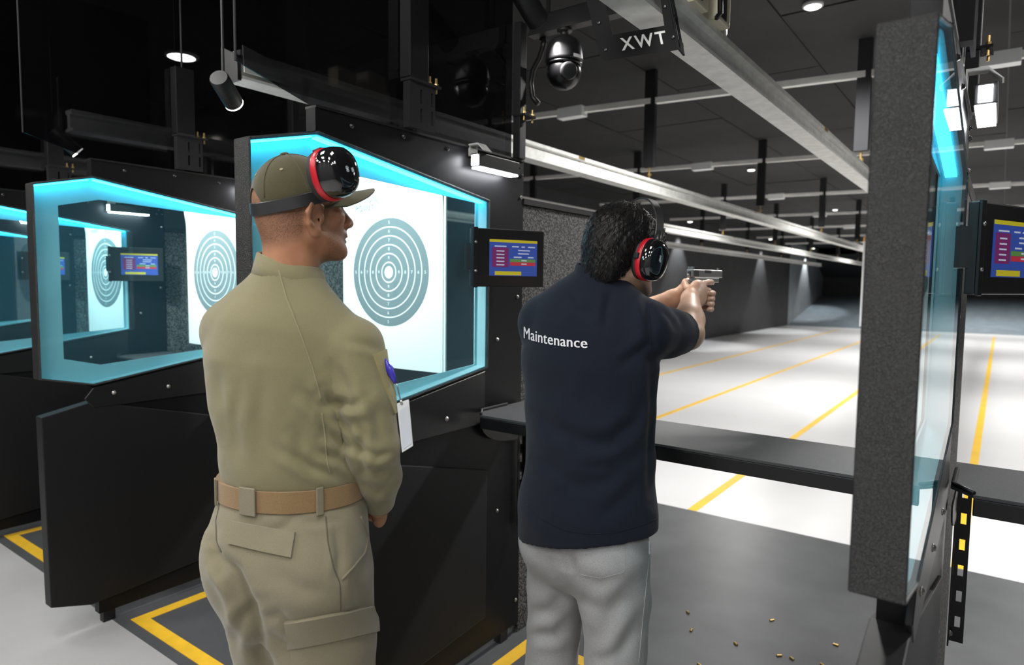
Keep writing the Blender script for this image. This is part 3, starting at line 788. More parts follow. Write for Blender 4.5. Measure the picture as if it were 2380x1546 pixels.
for i, (p, lab) in enumerate(TG):
    q = tg0 if i == 0 else copy_tree(tg0)
    q.location = p
    if i == 3:
        for ch in q.children:
            if ch.name.startswith('clip_bar'):
                ch.data = ch.data.copy(); ch.data.materials[0] = MATS['orange_clip']
    tag(q, lab, 'target', 'paper bullseye targets')

# ------------------------------------------------------------------ spent cartridge cases
cs = [(-1.117, 2.955), (-1.043, 2.808), (-0.846, 2.815), (-0.778, 3.124), (-0.671, 2.835), (-0.622, 2.844), (-0.497, 3.074), (-0.913, 2.563), (-0.51, 2.871)]
CSL = ['brass case lying farthest left on the grey floor', 'brass case just below the leftmost one', 'brass case alone in the middle of the scatter', 'brass case highest in the scatter, toward the counter', 'left one of a close pair of brass cases', 'right one of a close pair of brass cases', 'brass case closest to the post, upper', 'brass case at the bottom edge nearest the shooter\'s leg', 'brass case at the bottom edge near the post']
me_c = None
for (x, y), lab in zip(cs, CSL):
    if me_c is None:
        ob = MB().lathe((0, 0, 0), [(0.0044, -0.0095), (0.0049, -0.0092), (0.0049, -0.0078), (0.0041, -0.0074), (0.0048, -0.0066), (0.0047, 0.0095), (0.0040, 0.0095), (0.0038, 0.002)], 14, (1, 0, 0), (0, 0, 1)).build('cartridge_case', 'brass', auto=True)
        me_c = ob.data
    else:
        ob = bpy.data.objects.new('cartridge_case', me_c); C.objects.link(ob)
    ob.location = (x, y, 0.0049); ob.rotation_euler = (0, 0, random.uniform(0, 3.1)); ob.scale = (1.15, 1.15, 1.0)
    tag(ob, lab, 'cartridge case', 'spent brass cases on the floor')
hose = empty('cable_loop', (-1.61, 2.33, 2.40), 'black cable looping down beside the dome camera', 'cable')
MB().tube([(-1.56, 2.32, 2.545), (-1.565, 2.325, 2.52), (-1.59, 2.335, 2.48), (-1.625, 2.34, 2.44), (-1.64, 2.345, 2.39), (-1.63, 2.345, 2.33), (-1.60, 2.345, 2.30)], 0.012, 10).build('cable', 'lamp_black', hose, hose.location, True)
MB().box(-1.575, -1.545, 2.311, 2.33, 2.54, 2.56).build('clamp', 'lamp_black', hose, hose.location)
#PEOPLE#
# ------------------------------------------------------------------ implicit-surface modelling for the two people
def V(*a): return np.array(a, float)
def _unit(v): return v / (np.linalg.norm(v) + 1e-12)
class Body:
    """smooth union of tapered elliptical segments and ellipsoids, polygonised to one continuous mesh"""
    def __init__(s): s.items = []; s.cuts = []; s.rs = 1.0
    def seg(s, a, b, ra, rb, w=(1, 0, 0), k=0.02):
        ra = ra if hasattr(ra, '__len__') else (ra, ra); rb = rb if hasattr(rb, '__len__') else (rb, rb)
        ra = tuple(q * s.rs for q in ra); rb = tuple(q * s.rs for q in rb)
        s.items.append(('s', np.asarray(a, float), np.asarray(b, float), ra, rb, np.asarray(w, float), k)); return s
    def chain(s, st, w=(1, 0, 0), k=0.02):
        for (a, ra), (b, rb) in zip(st[:-1], st[1:]): s.seg(a, b, ra, rb, w, k)
        return s
    def ell(s, c, r, ax=None, k=0.02, sub=False):
        s.items.append(('-' if sub else 'e', np.asarray(c, float), np.asarray(r, float) * s.rs, np.eye(3) if ax is None else np.asarray(ax, float), k)); return s
    def cut(s, p, n):      # removes the half space in front of the plane
        s.cuts.append((np.asarray(p, float), _unit(np.asarray(n, float)))); return s
    def __call__(s, P):
        D = np.full(len(P), 10.0, np.float32)
        for q_, it in enumerate(s.items):
            if s.torso_cut is not None and q_ == s.n_torso: D = np.maximum(D, s.torso_cut - P[:, 2])
            if it[0] == 's':
                _, a, b, ra, rb, w, k = it
                u = b - a; L_ = np.linalg.norm(u); u = u / L_
                w = w - u * w.dot(u)
                if np.linalg.norm(w) < 1e-3: w = np.cross(u, (0.3, 0.9, 0.1))
                w = _unit(w); d = np.cross(u, w)
                q = P - a; sl = q @ u; t = np.clip(sl / L_, 0, 1); ov = sl - t * L_
                t = t * t * (3 - 2 * t) * 0.35 + t * 0.65
                rw = ra[0] + (rb[0] - ra[0]) * t; rd = ra[1] + (rb[1] - ra[1]) * t
                kk = np.sqrt((q @ w / rw) ** 2 + (q @ d / rd) ** 2 + (ov / (0.5 * (rw + rd))) ** 2)
                e = (kk - 1) * np.minimum(rw, rd)
            else:
                _, c, r, ax, k = it
                q = (P - c) @ ax.T
                kk = np.sqrt(((q / r) ** 2).sum(1)); e = (kk - 1) * r.min()
                if it[0] == '-':
                    h = np.clip(0.5 - 0.5 * (D + e) / k, 0, 1); D = D * (1 - h) + (-e) * h + k * h * (1 - h); continue
            h = np.clip(0.5 + 0.5 * (D - e) / k, 0, 1)
            D = D * (1 - h) + e * h - k * h * (1 - h)
        for p, n in s.cuts: D = np.maximum(D, (P - p) @ n)
        return D
    torso_cut = None
    def bounds(s, pad=0.03):
        lo = np.full(3, 1e9); hi = -lo
        for it in s.items:
            if it[0] == 's':
                m = max(*it[3], *it[4]); pts = (it[1], it[2])
            elif it[0] == 'e':
                m = it[2].max(); pts = (it[1],)
            else: continue
            for p in pts: lo = np.minimum(lo, p - m); hi = np.maximum(hi, p + m)
        for p, n in s.cuts:
            if n[2] > 0.99: hi[2] = min(hi[2], p[2])
            if n[2] < -0.99: lo[2] = max(lo[2], p[2])
        return lo - pad, hi + pad

def polygonize(fn, lo, hi, h, B=6):
    nb = np.ceil((hi - lo) / (h * B)).astype(int) + 1
    g = np.stack(np.meshgrid(*[np.arange(k) for k in nb], indexing='ij'), -1).reshape(-1, 3)
    cen = lo + (g + 0.5) * h * B
    dc = fn(cen.astype(np.float32))
    act = np.abs(dc) < B * h * 0.87 * 2.0
    n = nb * B
    F = np.repeat(np.repeat(np.repeat(np.where(dc > 0, 1.0, -1.0).reshape(nb), B, 0), B, 1), B, 2).astype(np.float32)
    off = np.stack(np.meshgrid(*[np.arange(B)] * 3, indexing='ij'), -1).reshape(-1, 3)
    ga = g[act] * B
    for i in range(0, len(ga), 800):
        idx = (ga[i:i + 800, None, :] + off[None]).reshape(-1, 3)
        F[idx[:, 0], idx[:, 1], idx[:, 2]] = fn((lo + idx * h).astype(np.float32))
    S = F < 0
    c8 = [(i, j, k) for i in (0, 1) for j in (0, 1) for k in (0, 1)]
    cnt = np.zeros(n - 1, np.int8)
    for i, j, k in c8: cnt += S[i:n[0] - 1 + i, j:n[1] - 1 + j, k:n[2] - 1 + k]
    cells = np.argwhere((cnt > 0) & (cnt < 8))
    idm = np.full(n - 1, -1, np.int32); idm[tuple(cells.T)] = np.arange(len(cells))
    vals = np.stack([F[tuple((cells + np.array(c)).T)] for c in c8], 1)
    acc = np.zeros((len(cells), 3)); w = np.zeros(len(cells))
    for a in range(8):
        for b in range(a + 1, 8):
            df = np.array(c8[b]) - np.array(c8[a])
            if np.abs(df).sum() != 1: continue
            va, vb = vals[:, a], vals[:, b]
            m = (va < 0) != (vb < 0)
            t = np.where(m, va / np.where(m, va - vb, 1), 0)
            acc += np.where(m[:, None], np.array(c8[a]) + t[:, None] * df, 0); w += m
    verts = lo + (cells + acc / w[:, None]) * h
    faces = []
    for ax in range(3):
        b, c = (ax + 1) % 3, (ax + 2) % 3
        sl0 = [slice(None)] * 3; sl1 = [slice(None)] * 3
        sl0[ax] = slice(0, -1); sl1[ax] = slice(1, None)
        A = S[tuple(sl0)]; Bm = S[tuple(sl1)]
        e = np.argwhere(A != Bm)
        e = e[(e[:, b] > 0) & (e[:, c] > 0) & (e[:, b] < n[b] - 1) & (e[:, c] < n[c] - 1)]
        ins = A[tuple(e.T)]
        eb = np.zeros(3, int); eb[b] = 1; ec = np.zeros(3, int); ec[c] = 1
        q = np.stack([idm[tuple((e - eb - ec).T)], idm[tuple((e - ec).T)], idm[tuple(e.T)], idm[tuple((e - eb).T)]], 1)
        q = np.where(ins[:, None], q, q[:, ::-1])
        faces.append(q[(q >= 0).all(1)])
    return verts, np.concatenate(faces)

def vnormals(v, f):
    n = np.zeros_like(v)
    fn = np.cross(v[f[:, 2]] - v[f[:, 0]], v[f[:, 3]] - v[f[:, 1]])
    for i in range(4): np.add.at(n, f[:, i], fn)
    return n / (np.linalg.norm(n, axis=1, keepdims=True) + 1e-12)
def relax(v, f, it=1, lam=0.5):
    for _ in range(it):
        s = np.zeros_like(v); c = np.zeros(len(v))
        for a, b in ((0, 1), (1, 2), (2, 3), (3, 0)):
            np.add.at(s, f[:, a], v[f[:, b]]); np.add.at(s, f[:, b], v[f[:, a]])
            np.add.at(c, f[:, a], 1); np.add.at(c, f[:, b], 1)
        v = v + lam * (s / np.maximum(c, 1)[:, None] - v)
    return v
def seg_dist(uv, pl):
    """distance and signed side of points to a polyline, plus the parameter along it"""
    best = np.full(len(uv), 1e9); side = np.zeros(len(uv)); par = np.zeros(len(uv))
    n = len(pl) - 1
    for i in range(n):
        a = np.array(pl[i], float); b = np.array(pl[i + 1], float); d = b - a; L2 = d.dot(d)
        t = np.clip(((uv - a) @ d) / L2, 0, 1); q = uv - a - t[:, None] * d
        dist = np.sqrt((q ** 2).sum(1)); sg = np.sign(d[0] * q[:, 1] - d[1] * q[:, 0])
        m = dist < best
        best = np.where(m, dist, best); side = np.where(m, sg, side); par = np.where(m, (i + t) / n, par)
    return best, side, par
def crease(v, f, folds):
    """cloth folds: each a (polyline, depth, width) groove with a raised lip beside it"""
    nrm = vnormals(v, f)
    for pl, amp, wid in folds:
        uv = project(v); d, sd, par = seg_dist(uv, pl)
        face = np.clip(-(nrm * (v - CPOS)).sum(1) / np.linalg.norm(v - CPOS, axis=1) * 3 + 0.3, 0, 1)
        env = np.sin(np.pi * np.clip(par, 0.02, 0.98)) ** 0.5
        s = d * sd / wid
        amp = amp * 1.25; wid = wid * 0.85
        g = -np.exp(-s ** 2) + 0.75 * np.exp(-((s - 1.9) / 1.15) ** 2) + 0.25 * np.exp(-((s + 2.0) / 1.3) ** 2)
        v = v + nrm * (amp * g * env * face)[:, None]
    return v
def waves(v, f, amp, freq, seed=0):
    """soft irregular undulation of cloth"""
    r = np.random.default_rng(seed); nrm = vnormals(v, f); g = np.zeros(len(v))
    for k in range(7):
        d = _unit(r.normal(size=3) * np.array([1, 1, 0.7])) * freq * r.uniform(0.6, 1.7)
        g += np.sin(v @ d + r.uniform(0, 6.28) + 1.5 * np.sin(v @ (d[[1, 2, 0]] * 0.6))) / 7
    return v + nrm * (amp * g)[:, None]
def fmesh(name, v, f, material, parent, o):
    me = bpy.data.meshes.new(name)
    vv = (v - np.asarray(o)).astype(np.float32)
    me.vertices.add(len(vv)); me.vertices.foreach_set('co', vv.ravel())
    me.loops.add(f.size); me.loops.foreach_set('vertex_index', f.ravel().astype(np.int32))
    me.polygons.add(len(f)); me.polygons.foreach_set('loop_start', np.arange(0, f.size, 4, dtype=np.int32)); me.polygons.foreach_set('loop_total', np.full(len(f), 4, np.int32))
    me.polygons.foreach_set('use_smooth', np.ones(len(f), bool))
    me.materials.append(MATS[material]); me.update(); me.validate()
    ob = bpy.data.objects.new(name, me); C.objects.link(ob); ob.parent = parent
    return ob
def bvh(v, f): return BVHTree.FromPolygons([tuple(p) for p in v], [tuple(q) for q in f])
def hit(tree, px, py):
    d = _unit(ray(px, py)); r = tree.ray_cast(Vector(CPOS), Vector(d))
    return (None, None) if r[0] is None else (np.array(r[0]), np.array(r[1]))
def surf_tube(name, tree, pl, r, material, parent, o, step=6, lift=0.0):
    pts = []
    for (x0, y0), (x1, y1) in zip(pl[:-1], pl[1:]):
        n = max(2, int(math.hypot(x1 - x0, y1 - y0) / step))
        for i in range(n):
            p, nn = hit(tree, x0 + (x1 - x0) * i / n, y0 + (y1 - y0) * i / n)
            if p is not None: pts.append(p + nn * lift)
    if len(pts) < 3: return None
    pts = np.array(pts); pts[1:-1] = (pts[:-2] + pts[1:-1] * 2 + pts[2:]) / 4
    return MB().tube(pts, r, 6).build(name, material, parent, o, True)
def surf_patch(name, tree, quad, thick, material, parent, o, nu=14, nv=8, lift=0.0, round_=0.002):
    """cloth patch lying on a surface: corner points tl, tr, br, bl"""
    q = np.array(quad, float); P = []; N = []
    for j in range(nv + 1):
        for i in range(nu + 1):
            a, b = i / nu, j / nv
            x = (q[0] * (1 - a) + q[1] * a) * (1 - b) + (q[3] * (1 - a) + q[2] * a) * b
            p, nn = hit(tree, *x); P.append(p); N.append(nn)
    last = None
    for i in range(len(P)):
        if P[i] is None: P[i], N[i] = last if last is not None else (at_depth(*q[0], 1.4), -ray(*q[0]))
        last = (P[i], N[i])
    P = np.array(P).reshape(nv + 1, nu + 1, 3); N = np.array(N).reshape(nv + 1, nu + 1, 3)
    for _ in range(4):
        N[1:-1, 1:-1] = (N[1:-1, 1:-1] + N[:-2, 1:-1] + N[2:, 1:-1] + N[1:-1, :-2] + N[1:-1, 2:]) / 5
        P[1:-1] = (P[:-2] + 2 * P[1:-1] + P[2:]) / 4; P[:, 1:-1] = (P[:, :-2] + 2 * P[:, 1:-1] + P[:, 2:]) / 4
    N /= np.linalg.norm(N, axis=2, keepdims=True)
    top = P + N * (thick + lift); botm = P + N * (lift - 0.004)
    w = nu + 1; n = (nu + 1) * (nv + 1)
    v = list(top.reshape(-1, 3)) + list(botm.reshape(-1, 3)); f = []
    for j in range(nv):
        for i in range(nu):
            a = j * w + i; f += [(a, a + w, a + w + 1, a + 1), (n + a, n + a + 1, n + a + w + 1, n + a + w)]
    for i in range(nu):
        a = i; f.append((a, a + 1, n + a + 1, n + a)); a = nv * w + i; f.append((a + 1, a, n + a, n + a + 1))
    for j in range(nv):
        a = j * w; f.append((a + w, a, n + a, n + a + w)); a = j * w + nu; f.append((a, a + w, n + a + w, n + a))
    ob = MB().add(v, f).build(name, material, parent, o, auto=True)
    return ob

class Frame:
    """local right / forward / up frame standing on the floor"""
    def __init__(s, ox, oy, ang, oz=0.0):
        a = R(ang); s.O = V(ox, oy, oz); s.R = V(math.cos(a), math.sin(a), 0); s.F = V(-math.sin(a), math.cos(a), 0); s.U = V(0, 0, 1); s.s = 1.0
    def __call__(s, r, f, u): return s.O + (s.R * r + s.F * f + s.U * u) * s.s
    def scale(s, k): s.s = k; return s
    def pitch(s, deg):          # + looks down
        a = R(deg); F, U = s.F, s.U
        s.F = F * math.cos(a) - U * math.sin(a); s.U = U * math.cos(a) + F * math.sin(a); return s
    def roll(s, deg):           # + tilts the crown to its right
        a = R(deg); Rr, U = s.R, s.U
        s.R = Rr * math.cos(a) - U * math.sin(a); s.U = U * math.cos(a) + Rr * math.sin(a); return s
    def ax(s): return np.array([s.R, s.F, s.U])

# --- person materials
def fabric(name, col, scale, bump, var, sheen=0.25, rough=0.9):
    m, nt, b = nodes_of(name)
    tc = nt.nodes.new('ShaderNodeTexCoord')
    n1 = nt.nodes.new('ShaderNodeTexNoise'); n1.inputs['Scale'].default_value = scale; n1.inputs['Detail'].default_value = 3; ln(nt, tc.outputs['Object'], n1.inputs['Vector'])
    n2 = nt.nodes.new('ShaderNodeTexNoise'); n2.inputs['Scale'].default_value = 6; n2.inputs['Detail'].default_value = 3; ln(nt, tc.outputs['Object'], n2.inputs['Vector'])
    mx = nt.nodes.new('ShaderNodeMath'); mx.operation = 'MULTIPLY_ADD'; mx.inputs[1].default_value = 0.7; ln(nt, n1.outputs['Fac'], mx.inputs[0])
    m3 = nt.nodes.new('ShaderNodeMath'); m3.operation = 'MULTIPLY'; m3.inputs[1].default_value = 0.3; ln(nt, n2.outputs['Fac'], m3.inputs[0]); ln(nt, m3.outputs[0], mx.inputs[2])
    r = nt.nodes.new('ShaderNodeValToRGB'); r.color_ramp.elements[0].position = 0.35; r.color_ramp.elements[1].position = 0.65
    r.color_ramp.elements[0].color = (*[c * (1 - var) for c in col], 1); r.color_ramp.elements[1].color = (*[c * (1 + var) for c in col], 1)
    ln(nt, mx.outputs[0], r.inputs['Fac']); ln(nt, r.outputs['Color'], b.inputs['Base Color'])
    bp = nt.nodes.new('ShaderNodeBump'); bp.inputs['Strength'].default_value = bump; bp.inputs['Distance'].default_value = 0.002
    ln(nt, n1.outputs['Fac'], bp.inputs['Height']); ln(nt, bp.outputs['Normal'], b.inputs['Normal'])
    b.inputs['Roughness'].default_value = rough; b.inputs['Sheen Weight'].default_value = sheen; b.inputs['Specular IOR Level'].default_value = 0.2
    MATS[name] = m; return m
fabric('khaki_shirt', (0.200, 0.180, 0.100), 700, 0.25, 0.08)
fabric('khaki_trousers', (0.205, 0.181, 0.120), 600, 0.3, 0.10)
fabric('cap_olive', (0.066, 0.058, 0.029), 500, 0.3, 0.10)
fabric('belt_tan', (0.235, 0.15, 0.070), 500, 0.4, 0.12)
fabric('patch_olive', (0.27, 0.235, 0.105), 400, 0.4, 0.08)
fabric('navy_polo', (0.0085, 0.012, 0.022), 800, 0.3, 0.12, 0.08)
fabric('grey_marl', (0.36, 0.36, 0.365), 450, 0.3, 0.16, 0.2)
fabric('seam_khaki', (0.245, 0.215, 0.125), 500, 0.2, 0.05)
fabric('stitch_dark', (0.10, 0.085, 0.055), 500, 0.2, 0.05)
mat('shoe_black', (0.02, 0.02, 0.02), 0.5)
mat('white_print', (0.80, 0.80, 0.82), 0.7)
mat('eye_white', (0.7, 0.68, 0.65), 0.2)
mat('muff_black', (0.008, 0.008, 0.009), 0.07, coat=1.0)
mat('muff_band', (0.022, 0.022, 0.024), 0.38)
mat('muff_foam', (0.012, 0.012, 0.013), 0.6)
mat('muff_red', (0.50, 0.012, 0.025), 0.30)
mat('logo_silver', (0.42, 0.48, 0.52), 0.4)
mat('gun_steel', (0.52, 0.52, 0.51), 0.30, 0.85)
mat('gun_dark', (0.03, 0.03, 0.032), 0.45)
def skin_mat(name, col, stub):
    m, nt, b = nodes_of(name)
    at = nt.nodes.new('ShaderNodeAttribute'); at.attribute_name = 'stubble'
    tc = nt.nodes.new('ShaderNodeTexCoord')
    n = nt.nodes.new('ShaderNodeTexNoise'); n.inputs['Scale'].default_value = 520; n.inputs['Detail'].default_value = 2; ln(nt, tc.outputs['Object'], n.inputs['Vector'])
    n2 = nt.nodes.new('ShaderNodeTexNoise'); n2.inputs['Scale'].default_value = 22; n2.inputs['Detail'].default_value = 4; ln(nt, tc.outputs['Object'], n2.inputs['Vector'])
    r = nt.nodes.new('ShaderNodeValToRGB'); r.color_ramp.elements[0].position = 0.32; r.color_ramp.elements[1].position = 0.68
    r.color_ramp.elements[0].color = (col[0] * 0.86, col[1] * 0.80, col[2] * 0.78, 1); r.color_ramp.elements[1].color = (col[0] * 1.08, col[1] * 1.1, col[2] * 1.1, 1)
    ln(nt, n2.outputs['Fac'], r.inputs['Fac'])
    st = nt.nodes.new('ShaderNodeMath'); st.operation = 'MULTIPLY_ADD'; st.inputs[1].default_value = 2.2; st.inputs[2].default_value = -0.55; ln(nt, n.outputs['Fac'], st.inputs[0])
    mu = nt.nodes.new('ShaderNodeMath'); mu.operation = 'MULTIPLY'; mu.use_clamp = True; ln(nt, st.outputs[0], mu.inputs[0]); ln(nt, at.outputs['Fac'], mu.inputs[1])
    mx = nt.nodes.new('ShaderNodeMix'); mx.data_type = 'RGBA'; ln(nt, mu.outputs[0], mx.inputs['Factor']); ln(nt, r.outputs['Color'], mx.inputs['A']); mx.inputs['B'].default_value = (*stub, 1)
    ln(nt, mx.outputs['Result'], b.inputs['Base Color'])
    b.inputs['Roughness'].default_value = 0.48; b.inputs['Specular IOR Level'].default_value = 0.4
    b.inputs['Subsurface Weight'].default_value = 0.08; b.inputs['Subsurface Radius'].default_value = (0.012, 0.005, 0.003)
    bp = nt.nodes.new('ShaderNodeBump'); bp.inputs['Strength'].default_value = 0.15; bp.inputs['Distance'].default_value = 0.001; ln(nt, n.outputs['Fac'], bp.inputs['Height']); ln(nt, bp.outputs['Normal'], b.inputs['Normal'])
    MATS[name] = m; return m
skin_mat('skin_brown', (0.42, 0.205, 0.115), (0.045, 0.035, 0.030))
skin_mat('skin_light', (0.60, 0.37, 0.26), (0.10, 0.06, 0.045))

def head_items(B, h):
    """head in its own frame, origin between the ears"""
    ax = h.ax(); B.rs = h.s
    B.ell(h(0, -0.014, 0.058), (0.077, 0.099, 0.094), ax, 0.02)
    B.ell(h(0, -0.055, 0.012), (0.062, 0.050, 0.060), ax, 0.03)
    B.ell(h(0, 0.036, -0.012), (0.062, 0.064, 0.078), ax, 0.025)
    B.ell(h(0, 0.052, -0.060), (0.050, 0.046, 0.040), ax, 0.02)
    for s in (-1, 1):
        B.seg(h(s * 0.060, 0.004, -0.035), h(s * 0.030, 0.075, -0.082), 0.016, 0.016, k=0.02)
        B.ell(h(s * 0.046, 0.066, 0.006), (0.024, 0.022, 0.020), ax, 0.02)
    B.ell(h(0, 0.088, -0.083), (0.024, 0.018, 0.018), ax, 0.018)
    B.seg(h(-0.034, 0.088, 0.042), h(0.034, 0.088, 0.042), 0.0125, 0.0125, k=0.016)
    for s in (-1, 1): B.ell(h(s * 0.031, 0.098, 0.024), (0.015, 0.012, 0.010), ax, 0.012, True)
    B.seg(h(0, 0.096, 0.036), h(0, 0.119, -0.004), 0.0085, 0.0125, k=0.012)
    B.ell(h(0, 0.121, -0.010), (0.013, 0.013, 0.011), ax, 0.008)
    for s in (-1, 1): B.ell(h(s * 0.013, 0.109, -0.014), (0.009, 0.012, 0.009), ax, 0.006)
    B.ell(h(0, 0.097, -0.035), (0.024, 0.013, 0.012), ax, 0.012)
    B.ell(h(0, 0.104, -0.0425), (0.021, 0.0075, 0.0050), ax, 0.004)
    B.ell(h(0, 0.101, -0.0545), (0.019, 0.0080, 0.0060), ax, 0.004)
    B.ell(h(0, 0.107, -0.0485), (0.022, 0.006, 0.0022), ax, 0.003, True)
    for s in (-1, 1):     # ears: rim, lobe, bowl
        rim = [(0.070, 0.012, 0.006), (0.078, 0.016, 0.028), (0.085, 0.004, 0.038), (0.091, -0.014, 0.034), (0.093, -0.024, 0.014), (0.089, -0.021, -0.010), (0.080, -0.009, -0.028)]
        for a, b in zip(rim[:-1], rim[1:]): B.seg(h(s * a[0], *a[1:]), h(s * b[0], *b[1:]), 0.0062, 0.0062, k=0.006)
        B.ell(h(s * 0.079, -0.006, 0.006), (0.0085, 0.022, 0.034), ax, 0.008)
        B.ell(h(s * 0.079, -0.003, -0.028), (0.0085, 0.011, 0.013), ax, 0.006)
        B.ell(h(s * 0.096, -0.004, 0.006), (0.013, 0.012, 0.019), ax, 0.004, True)
        B.ell(h(s * 0.074, 0.006, -0.002), (0.010, 0.006, 0.008), ax, 0.003, True)
        B.ell(h(s * 0.075, 0.015, 0.004), (0.007, 0.006, 0.010), ax, 0.006)
    B.rs = 1.0
def set_stubble(ob, v, fn):
    a = ob.data.attributes.new('stubble', 'FLOAT', 'POINT')
    a.data.foreach_set('value', fn(v).astype(np.float32))
def finger(B, pts, r0, r1, k=0.004):
    rr = np.linspace(r0, r1, len(pts))
    for i in range(len(pts) - 1): B.seg(pts[i], pts[i + 1], rr[i], rr[i + 1], k=k)

# =============================================================== man in khaki
K = Frame(-1.295, 0.91, 26)
kp = empty('person', tuple(K.O), 'man in khaki shirt, cargo trousers and olive cap watching the shooter, hands folded', 'person')
kh = Frame(*K(0.030, 0.012, 1.684)[:2], -14, 1.684).pitch(-5).scale(0.91)
# --- body
B = Body()
W = K.R
B.chain([(K(-0.01, 0.01, 0.95), (0.13, 0.10)), (K(-0.004, 0, 1.15), (0.13, 0.10)), (K(-0.012, -0.005, 1.34), (0.135, 0.095)), (K(-0.012, -0.006, 1.42), (0.11, 0.075))], W, 0.03)
B.seg(K(-0.002, -0.002, 1.42), kh(0, -0.026, -0.01), (0.062, 0.064), (0.059, 0.066), W, 0.025)
head_items(B, kh)
KR = [K(0.152, 0.0, 1.402), K(0.208, -0.018, 1.185), K(0.178, 0.088, 1.018)]
KL = [K(-0.146, 0.0, 1.43), K(-0.130, 0.085, 1.18), K(0.00, 0.18, 1.02)]
for a, b, c in (KR, KL):
    B.chain([(a, 0.045), (b, 0.036), (c, 0.027)], W, 0.015)
# right hand closed over the left in front of the belt buckle
hr = K(0.158, 0.142, 0.978); hl = K(0.06, 0.185, 0.992)
B.seg(KR[2], hr, (0.028, 0.024), (0.036, 0.020), K.U, 0.012)
for i in range(4):
    k0 = hr + K.F * 0.022 - K.R * 0.012 + K.U * (0.030 - 0.019 * i)
    finger(B, [k0, k0 - K.R * 0.035 + K.F * 0.018, k0 - K.R * 0.068 + K.F * 0.004, k0 - K.R * (0.085 - 0.004 * i) - K.F * 0.010], 0.0092, 0.0072)
finger(B, [hr + K.U * 0.022 - K.F * 0.004, hr + K.U * 0.042 - K.R * 0.02 + K.F * 0.006, hr + K.U * 0.045 - K.R * 0.055 + K.F * 0.010], 0.0105, 0.0085)
B.seg(KL[2], hl, (0.026, 0.024), (0.034, 0.020), K.U, 0.012)
for i in range(4):
    k0 = hl + K.F * 0.004 + K.R * 0.028 + K.U * (0.026 - 0.018 * i)
    finger(B, [k0, k0 + K.R * 0.036 + K.F * 0.006, k0 + K.R * 0.064 - K.F * 0.012, k0 + K.R * (0.076 - 0.004 * i) - K.F * 0.026], 0.0090, 0.0070)
finger(B, [hl + K.U * 0.02, hl + K.U * 0.036 + K.R * 0.03, hl + K.U * 0.036 + K.R * 0.06], 0.0100, 0.0080)
for s, hx, kx, fx in ((1, 0.085, 0.10, 0.11), (-1, -0.08, -0.08, -0.12)):
    B.chain([(K(hx, 0, 0.92), 0.075), (K(kx, 0.015, 0.50), 0.050), (K(fx, 0.0, 0.10), 0.036)], W, 0.02)
    B.seg(K(fx, -0.02, 0.05), K(fx + 0.02 * s, 0.13, 0.035), 0.030, 0.026, k=0.02)
lo, hi = B.bounds()
kv, kf = polygonize(B, lo, hi, 0.0036)
kbody = fmesh('body', kv, kf, 'skin_brown', kp, K.O)
def kst(v):
    q = (v - kh.O) @ kh.ax().T / kh.s
    out = np.zeros(len(v))
    hair = np.clip((q[:, 2] + 0.052 - 0.35 * np.clip(q[:, 1] + 0.03, -1, 0.0)) / 0.035, 0, 1) * (q[:, 1] < 0.045 - 0.0 * q[:, 2]) * np.clip((0.040 - q[:, 1]) / 0.02, 0, 1)
    hair *= np.where(q[:, 1] > -0.030, np.clip((q[:, 2] - 0.030) / 0.015, 0, 1), 1)
    beard = np.clip((-0.012 - q[:, 2]) / 0.02, 0, 1) * np.clip((q[:, 1] - 0.018) / 0.02, 0, 1) * np.clip((q[:, 2] + 0.13) / 0.02, 0, 1) * np.clip((0.115 - q[:, 1]) / 0.01, 0.3, 1)
    side = np.clip((q[:, 2] - 0.0) / 0.02, 0, 1) * np.clip((q[:, 1] - 0.008) / 0.01, 0, 1) * np.clip((0.045 - q[:, 1]) / 0.01, 0, 1)
    out = np.maximum.reduce([hair * 0.80, beard * 0.62, side * 0.55])
    return np.where(v[:, 2] > 1.5, out, 0)
set_stubble(kbody, kv, kst)
for s in (-1, 1): MB().lathe(kh(s * 0.031, 0.076, 0.024) - kh.U * 0.012, [(0.012 * math.sin(a), 0.012 - 0.012 * math.cos(a)) for a in np.linspace(0.15, 3.0, 10)], 16, kh.U, kh.R).build('eye', 'eye_white', kp, K.O, True)
# --- shirt
B = Body()
B.chain([(K(0.006, 0.004, 1.10), (0.155, 0.128)), (K(0.006, 0.004, 1.135), (0.158, 0.132)), (K(0.002, 0.0, 1.20), (0.150, 0.127)), (K(-0.010, -0.005, 1.29), (0.160, 0.128)), (K(-0.018, -0.010, 1.38), (0.160, 0.122)), (K(-0.014, -0.012, 1.44), (0.140, 0.102)), (K(-0.006, -0.004, 1.495), (0.090, 0.080))], W, 0.03)
B.seg(K(-0.006, -0.004, 1.48), K(0.000, -0.002, 1.548), (0.078, 0.080), (0.0690, 0.076), W, 0.025)
B.seg(K(-0.05, -0.005, 1.512), K(-0.138, -0.005, 1.445), 0.046, 0.058, W, 0.035)
B.seg(K(0.05, -0.005, 1.505), K(0.140, -0.005, 1.412), 0.046, 0.062, W, 0.035)
B.torso_cut = 1.104; B.n_torso = len(B.items)
B.chain([(K(0.152, -0.002, 1.402), 0.072), (K(0.188, -0.016, 1.29), 0.064), (K(0.208, -0.018, 1.185), 0.056), (K(0.202, 0.030, 1.105), 0.050), (K(0.182, 0.080, 1.032), 0.038)], W, 0.010)
B.chain([(K(-0.146, 0.0, 1.43), 0.066), (K(-0.148, 0.045, 1.30), 0.060), (K(-0.130, 0.085, 1.18), 0.054), (K(-0.02, 0.17, 1.035), 0.040)], W, 0.014)
B.ell(K(0.004, 0.016, 1.60), (0.0665, 0.070, 0.12), K.ax(), 0.006, True)
lo, hi = B.bounds()
sv, sf = polygonize(B, lo, hi, 0.0046)
sv = waves(sv, sf, 0.0028, 42, 3)
